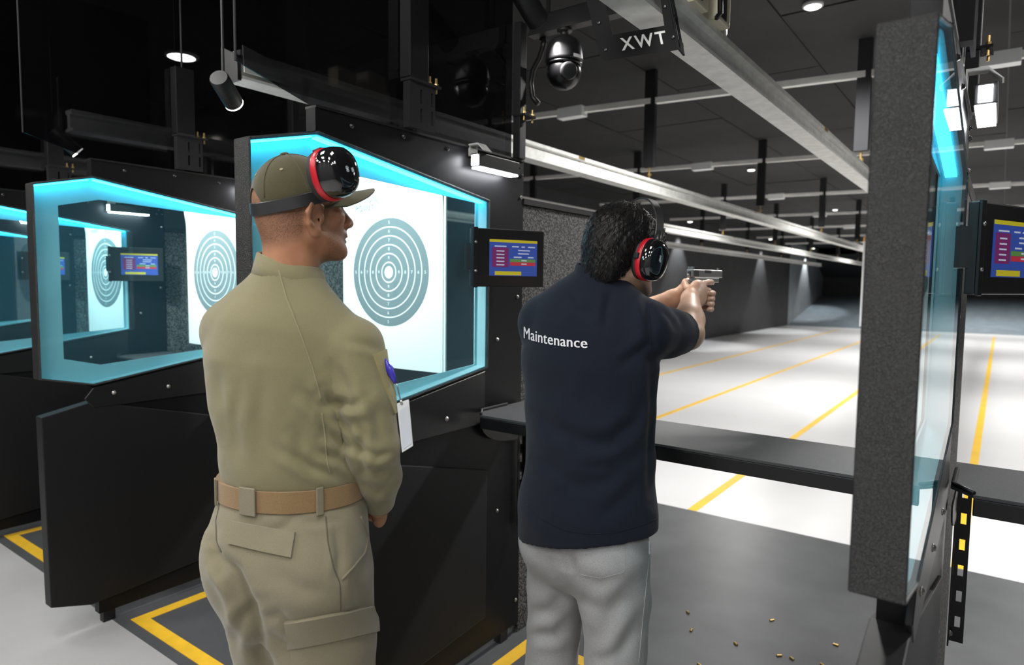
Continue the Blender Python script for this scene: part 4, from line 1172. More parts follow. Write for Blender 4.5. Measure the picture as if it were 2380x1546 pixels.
sv = crease(sv, sf, [
    ([(772, 930), (800, 985), (832, 1050), (848, 1120)], 0.008, 11), ([(752, 905), (770, 935), (815, 945), (842, 930)], 0.010, 13), ([(735, 935), (790, 975), (830, 985)], 0.006, 14), ([(700, 905), (745, 950), (768, 1010)], 0.006, 14),
    ([(815, 960), (842, 1010), (838, 1060)], 0.006, 11), ([(842, 1045), (875, 1062), (910, 1052)], 0.0045, 9), ([(846, 1090), (880, 1102), (912, 1090)], 0.004, 9), ([(852, 1130), (875, 1150), (895, 1140)], 0.004, 8),
    ([(760, 1000), (800, 1040), (845, 1050)], 0.007, 12), ([(735, 1050), (790, 1065), (840, 1090)], 0.006, 12), ([(690, 1000), (700, 1060), (740, 1110)], 0.004, 14),
    ([(560, 900), (545, 980), (555, 1060)], 0.004, 16), ([(610, 880), (600, 980), (620, 1070)], 0.0035, 18), ([(505, 860), (512, 950), (520, 1040)], 0.004, 14),
    ([(640, 1040), (720, 1085), (800, 1110)], 0.004, 12), ([(780, 850), (800, 900), (805, 945)], 0.006, 14), ([(850, 900), (875, 960), (885, 1020)], 0.004, 12),
    ([(800, 790), (850, 800), (880, 815)], 0.003, 10)])
sv = relax(sv, sf, 1, 0.35)
shirt = fmesh('shirt', sv, sf, 'khaki_shirt', kp, K.O)
st = bvh(sv, sf)
for pl in ([(648, 628), (665, 690), (700, 780), (728, 860), (748, 935)], [(748, 960), (756, 1020), (760, 1075), (770, 1105)]):
    surf_tube('seam', st, pl, 0.0016, 'seam_khaki', shirt, K.O, lift=0.0006)
m = MB(); v = []; N = 48
for rr_, dz in ((0.0655, 0.024), (0.0685, 0.0285), (0.0720, 0.026), (0.0775, 0.004), (0.0830, -0.016), (0.0790, -0.020)):
    for i in range(N):
        a = 2 * math.pi * i / N
        v.append(K(0.004 + rr_ * math.cos(a), 0.006 + rr_ * 1.05 * math.sin(a), 1.570 + dz - 0.050 * max(0, math.sin(a)) ** 1.3 - 0.018 * math.cos(a)))
f = [(k * N + i, k * N + (i + 1) % N, (k + 1) * N + (i + 1) % N, (k + 1) * N + i) for k in range(5) for i in range(N)]
m.add(v, f).build('collar', 'khaki_shirt', shirt, K.O, True)
surf_patch('sleeve_pocket', st, [(864, 826), (896, 812), (932, 948), (916, 962)], 0.004, 'patch_olive', shirt, K.O, 8, 16)
# --- trousers
B = Body()
B.chain([(K(0.006, 0.004, 1.12), (0.140, 0.114)), (K(0.004, -0.002, 1.01), (0.166, 0.132)), (K(0.002, -0.010, 0.92), (0.174, 0.140)), (K(0.000, -0.012, 0.86), (0.170, 0.134))], W, 0.03)
B.chain([(K(0.082, -0.015, 0.87), (0.112, 0.130)), (K(0.088, -0.006, 0.72), (0.108, 0.120)), (K(0.098, 0.010, 0.52), (0.096, 0.100)), (K(0.105, 0.0, 0.28), (0.080, 0.084)), (K(0.11, 0.0, 0.09), (0.070, 0.078))], W, 0.02)
B.chain([(K(-0.072, 0.000, 0.87), (0.102, 0.122)), (K(-0.070, 0.035, 0.72), (0.090, 0.106)), (K(-0.078, 0.050, 0.52), (0.080, 0.090)), (K(-0.11, 0.03, 0.28), (0.080, 0.082)), (K(-0.12, 0.0, 0.09), (0.070, 0.078))], W, 0.02)
B.ell(K(0.085, -0.085, 0.925), (0.100, 0.080, 0.100), K.ax(), 0.05); B.ell(K(-0.074, -0.070, 0.925), (0.088, 0.074, 0.100), K.ax(), 0.05)
B.cut(K(0, 0, 1.12), (0, 0, 1))
lo, hi = B.bounds()
tv, tf = polygonize(B, lo, hi, 0.0052)
tv = waves(tv, tf, 0.0035, 30, 5)
tv = crease(tv, tf, [
    ([(508, 1290), (545, 1330), (575, 1400), (598, 1470), (610, 1546)], 0.016, 16), ([(500, 1260), (515, 1330), (560, 1380)], 0.006, 12), ([(600, 1400), (560, 1440), (545, 1500)], 0.007, 14),
    ([(690, 1200), (660, 1225), (620, 1240)], 0.003, 12), ([(780, 1230), (790, 1290), (786, 1345)], 0.004, 10), ([(610, 1470), (660, 1500), (690, 1546)], 0.006, 14), ([(600, 1440), (650, 1430), (680, 1460)], 0.005, 12),
    ([(700, 1210), (740, 1215), (790, 1210)], 0.003, 9), ([(480, 1200), (500, 1230), (498, 1280)], 0.004, 12), ([(640, 1330), (700, 1370), (760, 1380)], 0.004, 20), ([(850, 1300), (830, 1350), (840, 1410)], 0.004, 14)])
tv = relax(tv, tf, 1, 0.35)
trou = fmesh('trousers', tv, tf, 'khaki_trousers', kp, K.O)
tt = bvh(tv, tf)
surf_patch('pocket_flap', tt, [(541, 1211), (686, 1237), (678, 1296), (532, 1264)], 0.0065, 'khaki_trousers', trou, K.O, 18, 8)
surf_patch('cargo_flap', tt, [(662, 1445), (872, 1408), (874, 1468), (676, 1504)], 0.009, 'khaki_trousers', trou, K.O, 22, 8)
surf_patch('cargo_pocket', tt, [(680, 1500), (868, 1470), (868, 1545), (676, 1546)], 0.0045, 'khaki_trousers', trou, K.O, 18, 6)
surf_tube('pocket_edge', tt, [(838, 1200), (856, 1245), (848, 1285), (820, 1320), (790, 1352)], 0.0032, 'khaki_trousers', trou, K.O)
surf_tube('seam', tt, [(757, 1200), (762, 1260), (775, 1320), (790, 1355), (792, 1425)], 0.0017, 'stitch_dark', trou, K.O)
surf_tube('seam', tt, [(517, 1145), (502, 1210), (503, 1258), (518, 1290)], 0.0017, 'stitch_dark', trou, K.O)
for a in ([(541, 1220), (532, 1256), (676, 1289)], [(672, 1452), (686, 1496), (868, 1462)]):
    pass
surf_tube('drawstring', tt, [(488, 1150), (476, 1175), (470, 1200)], 0.0022, 'khaki_trousers', trou, K.O, lift=0.002)
# --- belt
def belt_ring(name, tree, fr, z0, z1, tilt, thick, material, parent, o, n=72, c=(0, 0)):
    ring_o = []; ring_i = []
    for z in (z0, z1):
        for i in range(n):
            a = 2 * math.pi * i / n; d = fr.R * math.cos(a) + fr.F * math.sin(a)
            src = fr(c[0], c[1], z + tilt * math.cos(a)) + d * 0.6
            r = tree.ray_cast(Vector(src), Vector(-d))
            p = np.array(r[0]) if r[0] is not None else src - d * 0.42
            ring_o.append(p); ring_i.append(d)
    po = np.array(ring_o).reshape(2, n, 3); dd = np.array(ring_i).reshape(2, n, 3)
    rad = ((po[0] + po[1]) / 2 - fr(c[0], c[1], 0)); rr = np.maximum(((po[0] - fr(c[0], c[1], 0)) * dd[0]).sum(1), ((po[1] - fr(c[0], c[1], 0)) * dd[1]).sum(1))
    rs = rr.copy()
    for _ in range(3): rs = (np.roll(rs, 1) + rs + np.roll(rs, -1)) / 3
    rs = np.maximum(rs, rr)
    v = []
    for off in (thick, -0.006):
        for k, z in enumerate((z0, z1)):
            for i in range(n):
                a = 2 * math.pi * i / n; d = dd[0][i]
                v.append(fr(c[0], c[1], z + tilt * math.cos(a)) + d * (rs[i] + off))
    f = []
    for i in range(n):
        j = (i + 1) % n
        f += [(i, j, n + j, n + i), (2 * n + j, 2 * n + i, 3 * n + i, 3 * n + j), (j, i, 2 * n + i, 2 * n + j), (n + i, n + j, 3 * n + j, 3 * n + i)]
    ob = MB().add(v, f).build(name, material, parent, o, auto=True)
    return ob, np.array(v[:2 * n]).reshape(2, n, 3)
belt, bring = belt_ring('belt', tt, K, 1.062, 1.108, 0.0, 0.004, 'belt_tan', kp, K.O)
def belt_loop(a_deg, wid, parent):
    n = 72; m = MB(); a0 = int(a_deg / 5.0)
    c = (bring[0][a0 % n] + bring[1][a0 % n]) / 2
    d = _unit(V(*(c - K(0, 0, 0))[:2], 0)); tg_ = np.cross(V(0, 0, 1), d)
    m.obox(c + d * 0.004, tg_, d, V(0, 0, 1), wid, 0.0022, 0.030)
    m.build('belt_loop', 'khaki_trousers', parent, K.O, bevel=0.0015, seg=1)
belt_loop(262, 0.021, trou); belt_loop(218, 0.008, trou); belt_loop(320, 0.008, trou); belt_loop(40, 0.008, trou); belt_loop(140, 0.008, trou)
for fx in (0.11, -0.12):
    B = Body(); B.seg(K(fx, -0.04, 0.045), K(fx * 1.15, 0.16, 0.035), (0.046, 0.046), (0.042, 0.036), W, 0.02); B.seg(K(fx, -0.03, 0.06), K(fx, -0.02, 0.16), 0.048, 0.05, W, 0.03)
    B.cut((0, 0, 0.0), (0, 0, -1)); lo, hi = B.bounds(); a, b = polygonize(B, lo, hi, 0.009); fmesh('shoe', a, b, 'shoe_black', kp, K.O)
# --- cap
def dome(fr, rad, cen, rim, nu=64, nv=18):
    v = []
    for j in range(nv + 1):
        for i in range(nu):
            a = 2 * math.pi * i / nu; zr = rim(a)
            ph0 = math.asin(max(-0.9, min(0.98, zr / rad[2]))); ph = math.pi / 2 + (ph0 - math.pi / 2) * j / nv
            sx = math.cos(ph)
            bul = 1.0 + 0.012 * abs(math.sin(3 * a)) * math.sin(2 * min(ph, 1.5))
            v.append(fr(cen[0] + rad[0] * sx * math.cos(a) * bul, cen[1] + rad[1] * sx * math.sin(a) * bul, cen[2] + rad[2] * math.sin(ph)))
    f = [(j * nu + i, (j + 1) * nu + i, (j + 1) * nu + (i + 1) % nu, j * nu + (i + 1) % nu) for j in range(nv) for i in range(nu)]
    return v, f
kc = Frame(*kh.O[:2], -14, kh.O[2]).pitch(-14)
cen, rad = (0, -0.004, 0.048), (0.080, 0.095, 0.099)
def kr_rim(a):
    back = abs(((a - 1.5 * math.pi + math.pi) % (2 * math.pi)) - math.pi)
    return -0.012 + (0.052 * math.cos(back / 0.52 * math.pi / 2) if back < 0.52 else 0)
v, f = dome(kc, rad, cen, kr_rim)
v2, _ = dome(kc, tuple(r - 0.003 for r in rad), cen, kr_rim)
n = len(v); nu = 64; lastr = n - nu
m = MB().add(v + v2, f + [tuple(i + n for i in q[::-1]) for q in f] + [(lastr + i, n + lastr + i, n + lastr + (i + 1) % nu, lastr + (i + 1) % nu) for i in range(nu)])
cap = m.build('cap', 'cap_olive', kp, K.O, auto=True)
# brim, button, eyelets, seams, strap
m = MB(); v = []; N = 20
for side in (1, -1):
    for i in range(N + 1):
        a = R(18) + (math.pi - R(36)) * i / N
        ix, iy = rad[0] * math.cos(a) * 0.985, cen[1] + rad[1] * math.sin(a) * 0.985
        ox = 0.088 * math.cos(a) * 1.0; oy = cen[1] + rad[1] * math.sin(a) + 0.098 * math.sin(a) ** 0.6
        for t in (0, 0.33, 0.66, 1.0):
            x = ix + (ox - ix) * t; y = iy + (oy - iy) * t
            v.append(kc(x, y, cen[2] - 0.004 - 4.2 * x * x + side * 0.0016))
w = 4; n = (N + 1) * 4
fc = []
for i in range(N):
    for t in range(3):
        a = i * w + t; fc += [(a, a + w, a + w + 1, a + 1), (n + a, n + a + 1, n + a + w + 1, n + a + w)]
    a = i * w + 3; fc.append((a, a + w, n + a + w, n + a)); a = i * w; fc.append((a + w, a, n + a, n + a + w))
fc += [(0, 1, n + 1, n), (1, 2, n + 2, n + 1), (2, 3, n + 3, n + 2)]
a = N * w; fc += [(a + 1, a, n + a, n + a + 1), (a + 2, a + 1, n + a + 1, n + a + 2), (a + 3, a + 2, n + a + 2, n + a + 3)]
m.add(v, fc).build('brim', 'cap_olive', cap, K.O, auto=True)
MB().lathe(kc(0, cen[1], cen[2] + rad[2] - 0.001), [(0.010, 0), (0.0095, 0.004), (0.006, 0.006), (0.001, 0.0065)], 16, kc.U, kc.R).build('button', 'cap_olive', cap, K.O, True)
for s in range(6):
    a = s * math.pi / 3
    pts = [kc(cen[0] + (rad[0] + 0.0006) * math.cos(ph) * math.cos(a), cen[1] + (rad[1] + 0.0006) * math.cos(ph) * math.sin(a), cen[2] + (rad[2] + 0.0006) * math.sin(ph)) for ph in np.linspace(1.5, 0.0 if s not in (4, 5) else 0.15, 14)]
    MB().tube(pts, 0.0012, 6).build('seam', 'cap_olive', cap, K.O, True)
    a += math.pi / 6; ph = 0.72
    p = kc(cen[0] + rad[0] * math.cos(ph) * math.cos(a), cen[1] + rad[1] * math.cos(ph) * math.sin(a), cen[2] + rad[2] * math.sin(ph)); nn = _unit(p - kc(*cen))
    MB().lathe(p, [(0.0016, 0.0006), (0.0036, 0.0004), (0.0038, 0.0016), (0.0020, 0.0018)], 12, nn, (0.1, 0.2, 1)).build('eyelet', 'seam_khaki', cap, K.O)
pts = [kc(cen[0] + (rad[0] - 0.001) * math.cos(a), cen[1] + (rad[1] - 0.001) * math.sin(a), cen[2] - 0.010) for a in np.linspace(1.5 * math.pi - 0.55, 1.5 * math.pi + 0.55, 10)]
m = MB()
for p, q in zip(pts[:-1], pts[1:]): m.obox((p + q) / 2, _unit(q - p), np.cross(_unit(q - p), kc.U), kc.U, np.linalg.norm(q - p) / 2 + 0.0005, 0.0015, 0.009)
m.build('strap', 'cap_olive', cap, K.O)

# =============================================================== ear defenders
def cup(t, o, c, n, up, sx, sy, depth, foam=True):
    """one ear cup: foam pad, red ring, glossy shell; n points outwards"""
    n = _unit(n); up = _unit(up - n * up.dot(n)); rt_ = np.cross(up, n)
    def shell(prof, N=36, pw_=2.4):
        v = []
        for r, hgt in prof:
            for i in range(N):
                a = 2 * math.pi * i / N; ca, sa = math.cos(a), math.sin(a)
                k = (abs(ca) ** pw_ + abs(sa) ** pw_) ** (-1 / pw_)
                v.append(c + n * hgt + rt_ * (r * sx * ca * k) + up * (r * sy * sa * k))
        f = [(k * N + i, k * N + (i + 1) % N, (k + 1) * N + (i + 1) % N, (k + 1) * N + i) for k in range(len(prof) - 1) for i in range(N)]
        f += [tuple(range(N - 1, -1, -1)), tuple((len(prof) - 1) * N + i for i in range(N))]
        return v, f
    MB().add(*shell([(0.55, -0.006), (0.85, -0.006), (0.96, 0.0), (0.98, 0.007), (0.90, 0.012), (0.80, 0.012)])).build('ear_pad', 'muff_foam', t, o, auto=True)
    MB().add(*shell([(0.80, 0.0122), (0.97, 0.0124), (1.0, 0.015), (1.0, 0.028), (0.97, 0.030), (0.80, 0.030)])).build('red_ring', 'muff_red', t, o, auto=True)
    d = depth
    sh = MB().add(*shell([(0.80, 0.0302), (0.955, 0.0304), (0.975, 0.036), (0.95, 0.030 + d * 0.45), (0.88, 0.030 + d * 0.72), (0.76, 0.030 + d * 0.90), (0.55, 0.030 + d * 0.985), (0.25, 0.030 + d), (0.03, 0.030 + d)])).build('shell', 'muff_black', t, o, auto=True)
    return rt_, up, n, sh
def squiggle(sh, o, c, rt_, up, n, h, sx, s, seed):
    r = np.random.default_rng(seed); m = MB()
    for k in range(3):
        p = np.array([r.uniform(-0.5, 0.5), r.uniform(-0.6, 0.6)]); pts = []
        for i in range(14):
            p = p + np.array([math.sin(i * 1.7 + k), math.cos(i * 1.1 + 2 * k)]) * 0.28
            q = np.clip(p, -1, 1) * s
            pts.append(c + n * (h - 2.2 * (q[0] ** 2 + q[1] ** 2)) + rt_ * (q[0] + sx) + up * q[1])
        m.tube(pts, 0.0006, 5)
    m.build('logo', 'logo_silver', sh, o)
# pushed up on the khaki man's cap, band round the back of the head
ke = empty('ear_defenders', tuple(kh.O), 'black ear defenders with red ring pushed up on the khaki man\'s cap', 'ear defenders', 'black and red ear defenders')
o = tuple(kh.O)
cr = at_depth(752, 412, 1.385)
axn = CAM_M[0] * 0.80 - CAM_M[2] * 0.58 - CAM_M[1] * 0.10
upk = -CAM_M[1] - CAM_M[0] * 0.35
a_, b_, n_, sh_ = cup(ke, o, cr, axn, upk, 0.044, 0.054, 0.046)
squiggle(sh_, o, cr, a_, b_, n_, 0.030 + 0.0465, 0.004, 0.017, 3)
# mirror cup on the far side
mid = kh(0, 0.0, 0.0); 
def mirror(p): q = (p - mid); return p - 2 * kh.R * q.dot(kh.R)
cl = mirror(cr); nl = axn - 2 * kh.R * axn.dot(kh.R); ul = upk - 2 * kh.R * upk.dot(kh.R)
cup(ke, o, cl, nl, ul, 0.044, 0.054, 0.046)
# strap: from cup backwards around the nape side of the cap
ks = kh.s
pts = np.array([kh(0.0865 / ks * math.cos(a), (-0.004 + 0.1035 * math.sin(a)) / ks, (0.050 + 0.024 * math.sin(a) - 0.006 * math.cos(a)) / ks) for a in np.linspace(R(38), R(-218), 40)])
def smooth_curve(p, n):
    p = np.asarray(p); t = np.linspace(0, len(p) - 1, n); i = np.clip(t.astype(int), 0, len(p) - 2); u = t - i
    P0 = p[np.maximum(i - 1, 0)]; P1 = p[i]; P2 = p[i + 1]; P3 = p[np.minimum(i + 2, len(p) - 1)]; u = u[:, None]
    return 0.5 * ((2 * P1) + (-P0 + P2) * u + (2 * P0 - 5 * P1 + 4 * P2 - P3) * u ** 2 + (-P0 + 3 * P1 - 3 * P2 + P3) * u ** 3)
def ribbon(pts, up, hw, ht, name, material, parent, o, outc):
    v = []; f = []
    for i, p in enumerate(pts):
        u = _unit(pts[min(i + 1, len(pts) - 1)] - pts[max(i - 1, 0)])
        nn = p - outc; nn = nn - up * nn.dot(up); nn = _unit(nn - u * nn.dot(u)); wv = np.cross(u, nn)
        for a, b in ((-1, -1), (1, -1), (1, 1), (-1, 1)): v.append(p + wv * hw * a + nn * ht * b)
    for i in range(len(pts) - 1):
        for k in range(4): f.append((i * 4 + k, i * 4 + (k + 1) % 4, (i + 1) * 4 + (k + 1) % 4, (i + 1) * 4 + k))
    e = (len(pts) - 1) * 4; f += [(3, 2, 1, 0), (e, e + 1, e + 2, e + 3)]
    return MB().add(v, f).build(name, material, parent, o, bevel=0.0012, seg=1, auto=True)
ribbon(pts, kh.U, 0.0135, 0.0022, 'headband', 'muff_band', ke, o, kh(0, -0.01, 0.03))
MB().obox(cr + n_ * 0.006 + b_ * 0.050 - a_ * 0.0, a_, b_, n_, 0.010, 0.008, 0.012).build('pivot', 'muff_band', ke, o, bevel=0.003)

# =============================================================== ID badge on the khaki man's sleeve
top = at_depth(900, 838, 1.395)
bd = empty('id_badge', tuple(at_depth(930, 930, 1.385)), 'blank white ID card holder on a blue clip hanging at the khaki man\'s sleeve', 'badge')
o = bd.location[:]
mat('badge_white', (0.62, 0.63, 0.65), 0.25); mat('badge_card', (0.52, 0.55, 0.60), 0.35); mat('badge_blue', (0.05, 0.04, 0.42), 0.25)
hp_, hn_ = hit(st, 894, 836)
bdep = float((hp_ - CPOS) @ CAM_M[2]) - 0.006
def bp_(x, y, d=None): return at_depth(x, y, d or bdep)
ctr = [bp_(922, 938), bp_(950, 928), bp_(960, 1037, bdep - 0.006), bp_(934, 1053, bdep - 0.006)]
nb_ = _unit(np.cross(ctr[1] - ctr[0], ctr[3] - ctr[0])); 
if nb_.dot(CPOS - ctr[0]) < 0: nb_ = -nb_
v = ctr + [p - nb_ * 0.004 for p in ctr]
MB().add(v, [(3, 2, 1, 0), (4, 5, 6, 7), (0, 1, 5, 4), (1, 2, 6, 5), (2, 3, 7, 6), (3, 0, 4, 7)]).build('holder', 'badge_white', bd, o, bevel=0.001, seg=1)
def lerp2(a, b): return (ctr[0] * (1 - a) + ctr[1] * a) * (1 - b) + (ctr[3] * (1 - a) + ctr[2] * a) * b
q4 = [lerp2(0.16, 0.17) , lerp2(0.88, 0.12), lerp2(0.9, 0.93), lerp2(0.14, 0.95)]
MB().add([p + nb_ * 0.0004 for p in q4] + [p + nb_ * 0.0010 for p in q4], [(0, 1, 2, 3), (7, 6, 5, 4), (0, 4, 5, 1), (1, 5, 6, 2), (2, 6, 7, 3), (3, 7, 4, 0)]).build('card', 'badge_card', bd, o)
MB().tube([bp_(892, 832, bdep + 0.008), bp_(898, 840), bp_(906, 858), bp_(914, 880), bp_(919, 890)], [0.003, 0.0035, 0.009, 0.006, 0.004], 10).build('clip', 'badge_blue', bd, o, True)
MB().tube([bp_(919, 888), bp_(924, 900), bp_(927, 915), bp_(931, 930)], 0.0014, 6).build('wire', 'steel_bolt', bd, o, True)
MB().tube([bp_(931, 930), bp_(934, 940)], 0.003, 8).build('snap', 'steel_bolt', bd, o, True)

# =============================================================== man in navy polo with pistol
S = Frame(-0.94, 1.72, 0)
sp = empty('person', tuple(S.O), 'man in navy polo shirt and grey sweatpants aiming a pistol downrange', 'person')
shd = Frame(*S(0.050, 0.030, 1.622)[:2], -24, 1.622).pitch(6).roll(3)
W = S.R
G0 = S(0.080, 0.50, 1.562)
gdir = _unit(V(0.207, 0.978, 0.0)); gr = V(0.978, -0.207, 0); gu = V(0, 0, 1)
def G(fwd, right, up): return G0 + gdir * fwd + gr * right + gu * up
SR = [S(0.155, 0.01, 1.425), S(0.172, 0.235, 1.402), G(-0.062, 0.034, -0.058)]
SL = [S(-0.20, 0.01, 1.425), S(-0.135, 0.27, 1.395), G(-0.045, -0.050, -0.062)]
B = Body()
B.chain([(S(-0.03, 0, 0.95), (0.16, 0.12)), (S(-0.03, 0, 1.15), (0.155, 0.11)), (S(-0.03, 0.0, 1.36), (0.16, 0.10)), (S(-0.03, 0.0, 1.44), (0.13, 0.08))], W, 0.03)
B.seg(S(-0.012, 0.004, 1.44), shd(0, -0.02, -0.02), (0.066, 0.066), (0.058, 0.062), W, 0.03)
head_items(B, shd)
for (a, b, c), s in ((SR, 1), (SL, -1)):
    B.chain([(a, 0.05), (b, 0.046)], W, 0.015)
    m_ = b * 0.62 + c * 0.38
    B.chain([(b, 0.050), (m_, 0.048), (c, (0.034, 0.029))], gu, 0.015)
# right hand
B.seg(SR[2], G(-0.018, 0.028, -0.042), (0.034, 0.029), (0.044, 0.027), gu, 0.014)
B.ell(G(-0.004, 0.028, -0.038), (0.024, 0.040, 0.045), np.array([gr, gdir, gu]), 0.012)
for i in range(4):
    z = -0.004 - 0.0205 * i
    if i == 0: pts = [G(0.020, 0.030, z), G(0.050, 0.030, z + 0.004), G(0.075, 0.026, z + 0.004), G(0.092, 0.020, z + 0.002)]
    else: pts = [G(0.018, 0.034, z), G(0.048, 0.033, z - 0.004), G(0.060, 0.008, z - 0.006), G(0.040, -0.018, z - 0.006)]
    finger(B, pts, 0.0105, 0.0085, 0.005)
finger(B, [G(-0.030, 0.000, -0.022), G(-0.012, -0.020, 0.000), G(0.018, -0.026, 0.006), G(0.042, -0.024, 0.006)], 0.0125, 0.0088, 0.006)
# left hand closed over the right
B.seg(SL[2], G(0.000, -0.034, -0.048), (0.030, 0.026), (0.040, 0.022), gu, 0.014)
B.ell(G(0.020, -0.034, -0.046), (0.018, 0.036, 0.040), np.array([gr, gdir, gu]), 0.012)
for i in range(4):
    z = -0.030 - 0.0185 * i
    finger(B, [G(0.048, -0.030, z), G(0.078, -0.008, z - 0.003), G(0.078, 0.026, z - 0.006), G(0.052, 0.050 - 0.002 * i, z - 0.008), G(0.030, 0.052 - 0.002 * i, z - 0.009)], 0.0100, 0.0080, 0.005)
finger(B, [G(0.000, -0.044, -0.020), G(0.028, -0.036, -0.004), G(0.060, -0.032, -0.002), G(0.082, -0.028, -0.002)], 0.0118, 0.0085, 0.006)
for hx, kx, fx, ff in ((0.065, 0.07, 0.07, -0.03), (-0.14, -0.165, -0.18, 0.03)):
    B.chain([(S(hx, 0, 0.88), 0.08), (S(kx, ff + 0.02, 0.48), 0.052), (S(fx, ff, 0.10), 0.038)], W, 0.02)
    B.seg(S(fx, ff - 0.02, 0.05), S(fx + 0.02, ff + 0.13, 0.035), 0.030, 0.026, k=0.02)
lo, hi = B.bounds()
v, f = polygonize(B, lo, hi, 0.0045)
sbody = fmesh('body', v, f, 'skin_light', sp, S.O)
def sst(v):
    q = (v - shd.O) @ shd.ax().T
    beard = np.clip((-0.02 - q[:, 2]) / 0.02, 0, 1) * np.clip((q[:, 1] - 0.018) / 0.02, 0, 1) * np.clip((q[:, 2] + 0.12) / 0.02, 0, 1)
    return np.where((v[:, 2] > 1.5) & (np.abs(q[:, 0]) < 0.09) & (q[:, 1] < 0.14), beard * 0.7, 0)
set_stubble(sbody, v, sst)
for s in (-1, 1): MB().lathe(shd(s * 0.031, 0.076, 0.024) - shd.U * 0.012, [(0.012 * math.sin(a), 0.012 - 0.012 * math.cos(a)) for a in np.linspace(0.15, 3.0, 10)], 16, shd.U, shd.R).build('eye', 'eye_white', sp, S.O, True)
# --- polo shirt
B = Body()
B.chain([(S(-0.030, -0.012, 0.76), (0.216, 0.178)), (S(-0.030, -0.010, 0.88), (0.209, 0.174)), (S(-0.030, -0.002, 1.04), (0.192, 0.156)), (S(-0.036, 0.0, 1.18), (0.198, 0.148)), (S(-0.040, -0.004, 1.32), (0.208, 0.140)), (S(-0.034, -0.006, 1.42), (0.190, 0.116)), (S(-0.02, 0.0, 1.495), (0.110, 0.092))], W, 0.03)
B.seg(S(-0.018, 0.0, 1.47), S(-0.002, 0.006, 1.562), (0.090, 0.088), (0.074, 0.080), W, 0.03)
B.seg(S(-0.06, 0.0, 1.52), S(-0.19, 0.0, 1.445), 0.052, 0.066, W, 0.04)
B.seg(S(0.05, 0.0, 1.50), S(0.145, 0.0, 1.44), 0.050, 0.064, W, 0.04)
B.chain([(S(0.148, 0.0, 1.425), 0.078), (S(0.160, 0.10, 1.412), 0.070), (S(0.172, 0.205, 1.404), 0.066)], gu, 0.022)
B.chain([(S(-0.20, 0.0, 1.425), 0.082), (S(-0.175, 0.12, 1.41), 0.074), (S(-0.15, 0.205, 1.398), 0.066)], gu, 0.025)
B.cut(S(0.172, 0.172, 1.40), (0.08, 1.0, -0.15))
B.ell(S(0.008, 0.04, 1.61), (0.070, 0.075, 0.11), S.ax(), 0.008, True)
hemn = _unit(V(0.20, -0.03, -1.0))
B.cut(S(-0.03, 0, 0.805), hemn)
lo, hi = B.bounds()
pv, pf = polygonize(B, lo, hi, 0.0050)
pv = waves(pv, pf, 0.0030, 34, 11)
pv = crease(pv, pf, [
    ([(1520, 890), (1480, 980), (1420, 1030), (1350, 1030)], 0.008, 18), ([(1530, 960), (1490, 1060), (1420, 1110), (1330, 1130)], 0.007, 18), ([(1250, 960), (1290, 1000), (1350, 1020)], 0.006, 16), ([(1240, 1060), (1290, 1090), (1340, 1130)], 0.005, 14),
    ([(1515, 840), (1520, 940), (1512, 1060), (1515, 1170)], 0.008, 12), ([(1500, 1100), (1450, 1160), (1400, 1200)], 0.005, 16), ([(1340, 1090), (1420, 1080), (1480, 1040)], 0.005, 14),
    ([(1420, 680), (1410, 720), (1408, 760)], 0.005, 10), ([(1330, 690), (1345, 720), (1370, 735)], 0.003, 10), ([(1500, 690), (1510, 740), (1515, 800)], 0.006, 11), ([(1540, 720), (1560, 740), (1575, 770)], 0.005, 9), ([(1510, 800), (1470, 830), (1440, 850)], 0.005, 12), ([(1560, 715), (1580, 735), (1590, 760)], 0.004, 8)])
pv = relax(pv, pf, 1, 0.35)
polo = fmesh('polo_shirt', pv, pf, 'navy_polo', sp, S.O)
pt = bvh(pv, pf)
# folded collar standing round the neck
m = MB(); v = []; N = 44
for k, (rr_, dz) in enumerate(((0.074, 0.018), (0.079, 0.020), (0.083, 0.012), (0.094, -0.030), (0.098, -0.046), (0.092, -0.046))):
    for i in range(N):
        a = 2 * math.pi * i / N
        v.append(S(0.0 + rr_ * math.cos(a), 0.012 + rr_ * 1.06 * math.sin(a), 1.575 + dz + (-0.050 * max(0, math.sin(a)) ** 1.5) - 0.020 * math.cos(a)))
f = [(k * N + i, k * N + (i + 1) % N, (k + 1) * N + (i + 1) % N, (k + 1) * N + i) for k in range(5) for i in range(N)]
m.add(v, f).build('collar', 'navy_polo', polo, S.O, True)
# lettering wrapped on the back
tv_, tf_ = text_mesh('Maintenance', 0.0370, 0.0, spacing=1.05)
wt = tv_[:, 0].max() - tv_[:, 0].min(); tv_[:, 0] -= (tv_[:, 0].max() + tv_[:, 0].min()) / 2
bmt = bmesh.new(); vs = [bmt.verts.new(p) for p in tv_]
for q in tf_:
    try: bmt.faces.new([vs[i] for i in q])
    except ValueError: pass
bmesh.ops.triangulate(bmt, faces=bmt.faces[:])
bmt.verts.index_update()
lv = []
for w_, sh_x in [(q_, sx_) for sx_ in (-1.0, 0.0, 1.0) for q_ in bmt.verts]:
    t_ = w_.co[0] / wt + 0.5
    cxp, cyp = 1219 + 146 * (0.72 * t_ + 0.28 * t_ * t_) , 774 + 25 * t_ + 4 * math.sin(math.pi * t_)
    p, nn = hit(pt, cxp + sh_x * (0.35 + 0.5 * t_), cyp - w_.co[1] / 0.0355 * (37 - 4 * t_))
    lv.append(p + nn * (0.0022 + 0.0002 * sh_x) if p is not None else at_depth(cxp, cyp, 1.9))
link_mesh('lettering', lv, [[x.index + k_ * len(bmt.verts) for x in q.verts] for k_ in range(3) for q in bmt.faces], 'white_print', polo, False, S.O)
bmt.free()
